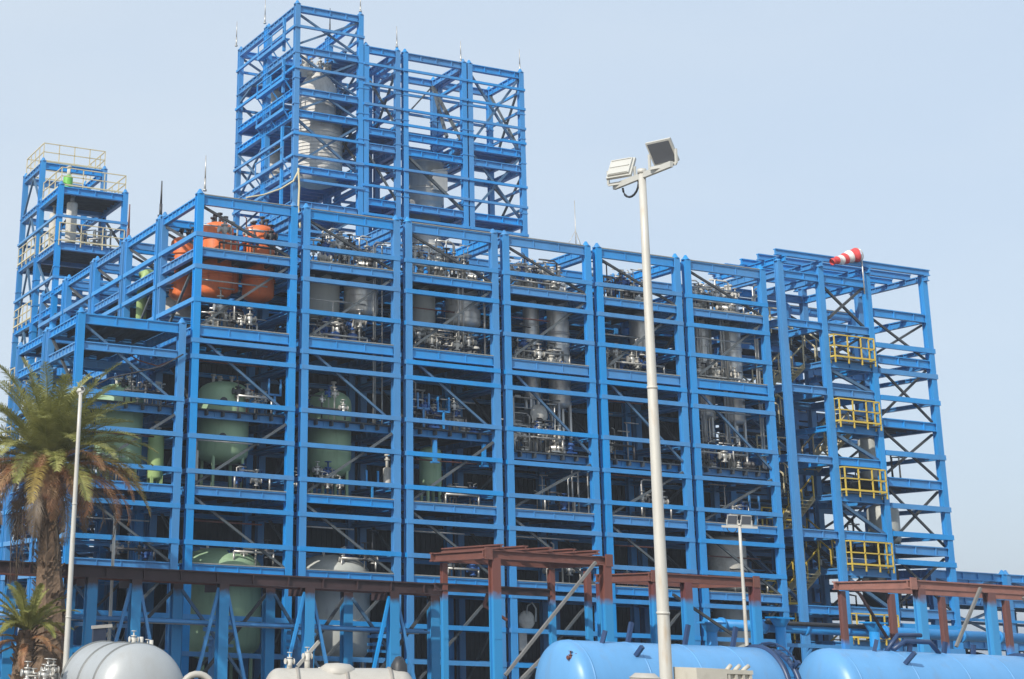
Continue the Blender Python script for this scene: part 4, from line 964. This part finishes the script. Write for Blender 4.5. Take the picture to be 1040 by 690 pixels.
mb = MB(); mb.box(.1, 2.1, .2, 1.1, 0, h - 2.302); mb.build('stand', GREYT, t)
p = atd(655, 688, 50)
t = thing('round_hatch_tank', 'round pale grey hatch lid at the bottom edge left of the lamp post base', 'hatch', (p.x, p.y, G)); h = p.z - G
mb = MB(); mb.lathe([(0, h + .12), (.3, h + .12), (.42, h + .02), (.5, h - .02)], n=24); mb.build('lid', TANKC, t)
mb = MB(); mb.lathe([(.46, h - .022), (.46, h - .14), (1.1, h - .32), (1.2, h - .6), (1.2, 0)], n=24); mb.build('shell', TANKC, t)

# ------------------------------------------------------------------ lamp posts
def lamp(name, label, top, base, r0, r1, heads=2, hs=1.0, aim=0.35, group='floodlight posts', A=Vector((0, -1, 0))):
    b_ = Vector((base.x, base.y, G)); t = thing(name, label, 'lamp post', b_, group); h = top.z - G
    off = Vector((top.x - base.x, top.y - base.y, 0)) * 0
    mb = MB(); pts = [(0, 0, h * i / 8) for i in range(9)]; mb.tube(pts, r0, 20, r1)
    mb.lathe([(0, .0), (r0 * 2.4, 0), (r0 * 2.4, .12), (r0 * 1.1, .13)], n=20); mb.lathe([(r1, h - .02), (r1 * 1.25, h - .02), (r1 * 1.25, h + .14), (0, h + .16)], n=16)
    for zz in (h * .33, h * .66): mb.lathe([(0, zz - .04), ((r0 + (r1 - r0) * zz / h) + .02, zz - .04), ((r0 + (r1 - r0) * zz / h) + .02, zz + .04), (0, zz + .04)], n=20)
    mb.build('pole', GALV, t)
    a = hs
    sl = .34 if heads == 2 else 0
    mb = MB(); mb.bar((-A * 1.6 * a + Vector((0, 0, h - .1))), (A * 1.6 * a + Vector((0, 0, h - .1))), .12 * a, .2 * a)
    mb.build('cross_arm', LAMPB, t)
    for s_ in (-1, 1):
        c = A * (s_ * 1.15 * a) + Vector((0, 0, h + .45 * a))
        nrm = (Vector((.75, .4, -.5)) if s_ < 0 else Vector((-.75, -.3, -.6))).normalized()
        if abs(A.x) > .5: c = A * (s_ * .62 * a) + Vector((0, 0, h + .5 * a)); nrm = Vector((-.3, -.85, -.3)).normalized()
        roll = Vector((0, 0, 1))
        # housing plate with cooling fins; glass on the aimed side
        u = roll.cross(nrm).normalized(); v = nrm.cross(u).normalized()
        def P(i, j, k): return c + u * (i * a) + v * (j * a) + nrm * (k * a)
        fl = MB()
        def slab(i0, i1, j0, j1, k0, k1):
            b0 = len(fl.v)
            for k in (k0, k1):
                for i, j in ((i0, j0), (i1, j0), (i1, j1), (i0, j1)): fl.v.append(tuple(P(i, j, k)))
            for q in ((0, 3, 2, 1), (4, 5, 6, 7), (0, 1, 5, 4), (1, 2, 6, 5), (2, 3, 7, 6), (3, 0, 4, 7)):
                fl.f.append(tuple(b0 + e for e in q)); fl.mi.append(0); fl.sm.append(False)
        slab(-.46, .46, -.42, .42, -.05, .05); slab(-.4, .4, -.36, .36, -.13, -.05)
        for j_ in (-.34, -.02, .3): slab(-.36, .36, j_, j_ + .04, -.16, -.13)
        hb = fl.build('floodlight', LAMPB, t)
        gl = MB(); fl = gl; slab(-.4, .4, -.36, .36, .052, .07); gl.build('glass', GLASS, hb)
        br_ = MB()
        for w_ in (-.5, .5): br_.bar(P(w_, 0, 0), c + u * (w_ * a) - Vector((0, 0, .5 * a)), .05 * a, .1 * a)
        br_.bar(c - u * (.5 * a) - Vector((0, 0, .5 * a)), c + u * (.5 * a) - Vector((0, 0, .5 * a)), .06 * a, .1 * a); br_.build('bracket', LAMPB, hb)
    mb = MB(); q = -A * (.75 * a) + Vector((.02, 0, h - .22 * a))
    mb.tube([q + -A * (math.cos(i * .33) * .45 * a) + Vector((.05, 0, math.sin(i * .33) * .42 * a)) for i in range(9, 20)], .03 * a + .01, 6); mb.build('cable', BLACKP, t)
    return t
topM = atd(652, 176, 58); baseM = Vector((topM.x, topM.y, G))
lamp('lamp_post', 'tall tapered pale lamp post with two floodlights against the sky', topM, topM, .235, .13, 2, 1.06, .25)
topL = atd(82, 398, 108); lamp('lamp_post', 'galvanised lamp post in front of the big palm crown', topL, topL, .21, .12, 2, .36, 1.0)
topR = atd(751, 534, 122); lamp('lamp_post', 'small distant lamp post with two floodlights in front of the sixth bay', topR, topR, .16, .11, 0, .85, .3, A=Vector((.94, -.34, 0)))
topS = atd(117, 521, 122); 
mb = MB(); mb.tube([(0, 0, (topS.z - G) * i / 4) for i in range(5)], .16, 10, .11); mb.lathe([(0, 0), (.4, 0), (.4, .12), (.12, .13)], n=12)
tag(mb.build('bare_pole', GALV, None, (topS.x, topS.y, G)), 'bare pale pole between the palm and the pipe rack posts', 'pole')

# ------------------------------------------------------------------ palms
def leafmat(name, c, c2):
    m, nt, b = new_mat(name); b.inputs['Roughness'].default_value = .55
    oi = nt.nodes.new('ShaderNodeNewGeometry'); n = nt.nodes.new('ShaderNodeTexNoise'); n.inputs['Scale'].default_value = 2.2; n.inputs['Detail'].default_value = 3
    nt.links.new(oi.outputs['Position'], n.inputs['Vector'])
    r = nt.nodes.new('ShaderNodeValToRGB'); r.color_ramp.elements[0].position = .38; r.color_ramp.elements[1].position = .62
    r.color_ramp.elements[0].color = c + (1,); r.color_ramp.elements[1].color = c2 + (1,)
    nt.links.new(n.outputs['Fac'], r.inputs[0]); nt.links.new(r.outputs[0], b.inputs['Base Color'])
    tr = nt.nodes.new('ShaderNodeBsdfTranslucent'); nt.links.new(r.outputs[0], tr.inputs[0])
    mx = nt.nodes.new('ShaderNodeMixShader'); mx.inputs[0].default_value = .25
    out = nt.nodes['Material Output']; nt.links.new(b.outputs[0], mx.inputs[1]); nt.links.new(tr.outputs[0], mx.inputs[2]); nt.links.new(mx.outputs[0], out.inputs[0])
    return m
LG = leafmat('frond_green', (.21, .22, .05), (.40, .39, .13)); LY = leafmat('frond_yellow', (.28, .20, .05), (.38, .28, .07)); LB = leafmat('frond_brown', (.34, .15, .07), (.40, .24, .12)); LD = leafmat('frond_dead_grey', (.17, .12, .08), (.28, .22, .16))
BARK = mat('palm_bark', (.15, .10, .065), .9, var=.35, scale=9, dirt=(.05, .035, .025), dirt_amt=.6, bump=.6)
def frond(mb, o, az, el, L_, droop, rn, leaf=1.0, n=34, wid=.075, thin_=False):
    pts = []; p = Vector(o); e = el
    st_ = L_ / n; side0 = Vector((-math.sin(az), math.cos(az), 0))
    tw = rn.uniform(-.5, .5)
    for i in range(n + 1):
        pts.append(p.copy()); e -= droop / n * (0.4 + 1.2 * i / n)
        p = p + Vector((math.cos(az) * math.cos(e), math.sin(az) * math.cos(e), math.sin(e))) * st_
    mb.tube(pts[::4] + [pts[-1]], .055, 4, .015, caps=False)
    for i in range(3, n):
        f = i / n; d = (pts[i + 1] - pts[i]).normalized(); upv = side0.cross(d).normalized() * -1
        if upv.z < 0: upv = -upv
        ll = leaf * math.sin(math.pi * min(1, .12 + f * .86)) ** .6
        for s_ in (-1, 1):
            for sub in (0, .5):
                sp = rn.uniform(.45, .75); q0 = pts[i] + d * (st_ * sub)
                dirl = (side0 * s_ * 1.0 + d * sp * 1.3 + upv * rn.uniform(.1, .6) + Vector((0, 0, rn.uniform(-.35, .05)))).normalized()
                l2 = ll * rn.uniform(.75, 1.1); q1 = q0 + dirl * l2 * .55; q2 = q0 + dirl * l2 + Vector((0, 0, -.12 * l2 - (l2 * .3 if thin_ else 0)))
                wv = d.cross(dirl).cross(dirl).normalized() * wid * .5 if d.cross(dirl).length > .05 else upv * wid * .5
                b0 = len(mb.v); mb.v += [tuple(q0 - wv), tuple(q0 + wv), tuple(q1 + wv * 1.2), tuple(q1 - wv * 1.2), tuple(q2)]
                mb.f += [(b0, b0 + 1, b0 + 2, b0 + 3), (b0 + 3, b0 + 2, b0 + 4)]; mb.mi += [mb.cur] * 2; mb.sm += [False] * 2
def palm(label, base, trunk_pts, radii, crown, size, nfr, ndead, skirt, seed):
    rn = random.Random(seed)
    t = thing('palm_tree', label, 'palm', base, 'palms at the left'); base = Vector(base)
    mb = MB(); N = 44; ring = 18; bs = []
    for i in range(N + 1):
        f = i / N * (len(trunk_pts) - 1); k = min(int(f), len(trunk_pts) - 2); g_ = f - k
        c = Vector(trunk_pts[k]).lerp(Vector(trunk_pts[k + 1]), g_) - base; r_ = radii[k] + (radii[k + 1] - radii[k]) * g_
        bs.append(len(mb.v))
        for q in range(ring):
            a = q * 2 * math.pi / ring + i * .35; rr = r_ * (1 + (.16 if (q + i) % 3 == 0 else -.05) + rn.uniform(-.06, .06)); mb.v.append((c.x + rr * math.cos(a), c.y + rr * math.sin(a), c.z + rn.uniform(-.05, .05)))
    for i in range(N):
        for q in range(ring):
            q2 = (q + 1) % ring; mb.f.append((bs[i] + q, bs[i] + q2, bs[i + 1] + q2, bs[i + 1] + q)); mb.mi.append(0); mb.sm.append(False)
    # leaf stubs
    for i in range(150 if skirt else 50):
        f = rn.uniform(.35, 1) * (len(trunk_pts) - 1); k = min(int(f), len(trunk_pts) - 2); g_ = f - k
        c = Vector(trunk_pts[k]).lerp(Vector(trunk_pts[k + 1]), g_) - base; r_ = radii[k] + (radii[k + 1] - radii[k]) * g_; a = rn.uniform(0, 6.28)
        d = Vector((math.cos(a), math.sin(a), 0)); mb.bar(c + d * r_ * .8, c + d * (r_ + .35) + Vector((0, 0, .5)), .16, .08)
    mb.build('trunk', BARK, t)
    c = Vector(crown) - base
    mb = MB()
    for i in range(nfr):
        az = i * 2.399 + rn.uniform(-.2, .2); f = i / nfr; el = R(82 - 75 * f) + rn.uniform(-.1, .1)
        mb.cur = 0 if f < .8 or rn.random() < .6 else 1
        frond(mb, c + Vector((math.cos(az) * .25, math.sin(az) * .25, rn.uniform(-.2, .3))), az, el, size * rn.uniform(.8, 1.1), R(38 + 42 * f), rn, leaf=size * .15, n=80, wid=.032)
    mb.build('crown', [LG, LY], t)
    mb = MB()
    for i in range(ndead):
        az = i * 2.399 + rn.uniform(-.3, .3); f = i / ndead; el = R(30 - 32 * f) + rn.uniform(-.15, .15); mb.cur = 0 if f < .75 else 1
        if f < .4 and rn.random() < .2: mb.cur = 2
        frond(mb, c + Vector((math.cos(az) * .4, math.sin(az) * .4, -.5 - .6 * f)), az, el, size * rn.uniform(.7, 1.0), R(88 + 40 * f), rn, leaf=size * .12, n=60, wid=.026, thin_=True)
    mb.build('withered_fronds', [LB, LD, LY], t)
    if skirt:
        mb = MB()
        for i in range(skirt):
            az = rn.uniform(0, 6.28); r_ = rn.uniform(.5, 2.6); o = c + Vector((math.cos(az) * r_ * .4, math.sin(az) * r_ * .4, -1.2 - rn.uniform(0, 2.5)))
            pts = [o, o + Vector((math.cos(az) * r_ * .5, math.sin(az) * r_ * .5, -.8)), o + Vector((math.cos(az) * r_ * .7, math.sin(az) * r_ * .7, -2.2)), o + Vector((math.cos(az) * r_ * .65, math.sin(az) * r_ * .65, -3.2 - rn.uniform(0, 2.5)))]
            mb.tube(pts, .05, 4, .02)
            for q in range(14):
                w_ = pts[1].lerp(pts[3], q / 14); dl = Vector((rn.uniform(-.3, .3), rn.uniform(-.3, .3), -rn.uniform(.5, 1.1))); b0 = len(mb.v)
                mb.v += [tuple(w_), tuple(w_ + Vector((.05, .03, 0))), tuple(w_ + dl)]; mb.f.append((b0, b0 + 1, b0 + 2)); mb.mi.append(0); mb.sm.append(False)
        mb.build('hanging_skirt', LD, t)
    return t
D = 112
tp = [atd(36, 735, D), atd(42, 680, D), atd(50, 620, D), atd(55, 560, D), atd(58, 500, D), atd(60, 468, D)]
y0 = tp[2].y
for q in tp: q.y = y0
tp[0].z = G
palm('big date palm with green crown and drooping brown dead fronds at the left edge', tp[0], tp, [1.3, 1.2, 1.0, .7, .62, .8], tp[-1], 8.2, 84, 50, 22, 5)
q = atd(28, 640, 106); q0 = Vector((q.x - .5, q.y, G))
palm('small yellow-green palm low at the left edge below the big palm', q0, [q0, (q0 + q) / 2, q], [.7, .6, .55], q, 3.6, 26, 10, 0, 11)

# ------------------------------------------------------------------ light, sky, haze
SUN_EL, SUN_AZ = 34, 0   # azimuth given by the vector below
sd = Vector((-.88, -.47, 0)).normalized()          # towards the sun, in plan
el = R(SUN_EL); tosun = Vector((sd.x * math.cos(el), sd.y * math.cos(el), math.sin(el)))
sl = bpy.data.lights.new('sun', 'SUN'); sl.energy = 4.2; sl.angle = R(.6); sl.color = (1., .94, .84)
so = bpy.data.objects.new('sun', sl); col.objects.link(so); so.rotation_euler = tosun.to_track_quat('Z', 'Y').to_euler()
w = bpy.data.worlds.new('World'); sc.world = w; w.use_nodes = True; nt = w.node_tree; bg = nt.nodes['Background']
sky = nt.nodes.new('ShaderNodeTexSky'); sky.sky_type = 'NISHITA'; sky.sun_disc = False
sky.sun_elevation = el; sky.sun_rotation = math.atan2(tosun.x, tosun.y); sky.air_density = 1.0; sky.dust_density = 1.5; sky.ozone_density = 1.0
hz = nt.nodes.new('ShaderNodeMix'); hz.data_type = 'RGBA'; hz.inputs[0].default_value = .72     # thin milky haze over the whole sky
nt.links.new(sky.outputs[0], hz.inputs[6]); tcs = nt.nodes.new('ShaderNodeTexCoord'); sn = nt.nodes.new('ShaderNodeTexNoise'); sn.inputs['Scale'].default_value = 2.2; sn.inputs['Detail'].default_value = 4
mps = nt.nodes.new('ShaderNodeMapping'); mps.inputs['Scale'].default_value = (1, 1, 3.2); nt.links.new(tcs.outputs['Generated'], mps.inputs[0]); nt.links.new(mps.outputs[0], sn.inputs['Vector'])
sr = nt.nodes.new('ShaderNodeValToRGB'); sr.color_ramp.elements[0].position = .3; sr.color_ramp.elements[1].position = .72
sr.color_ramp.elements[0].color = (.70, .83, .985, 1); sr.color_ramp.elements[1].color = (.80, .90, 1, 1)
nt.links.new(sn.outputs['Fac'], sr.inputs[0]); sm = nt.nodes.new('ShaderNodeVectorMath'); sm.operation = 'SCALE'; sm.inputs[3].default_value = 10.9
nt.links.new(sr.outputs[0], sm.inputs[0]); nt.links.new(sm.outputs[0], hz.inputs[7])
nt.links.new(hz.outputs[2], bg.inputs[0]); bg.inputs[1].default_value = .10
vs = sc.view_settings; vs.view_transform = 'Standard'; vs.look = 'None'; vs.exposure = 0; vs.gamma = 1; vs.use_curve_mapping = False
sc.cycles.max_bounces = 5; sc.cycles.diffuse_bounces = 2; sc.cycles.glossy_bounces = 2
sc.cycles.use_denoising = True

hm_, nt, b = new_mat('haze_air'); nt.nodes.remove(b)
pv_ = nt.nodes.new('ShaderNodeVolumePrincipled'); pv_.inputs['Color'].default_value = (.86, .92, 1, 1); pv_.inputs['Density'].default_value = .0008
pv_.inputs['Anisotropy'].default_value = .3
nt.links.new(pv_.outputs[0], nt.nodes['Material Output'].inputs['Volume'])
mb = MB(); mb.box(-3560, 3560, -3560, 3560, G - 2.2, 80)
hzb = mb.build('haze', hm_); hzb['kind'] = 'stuff'; tag(hzb, 'thin pale haze filling the air over the whole plant', 'haze')
sc.cycles.volume_bounces = 0
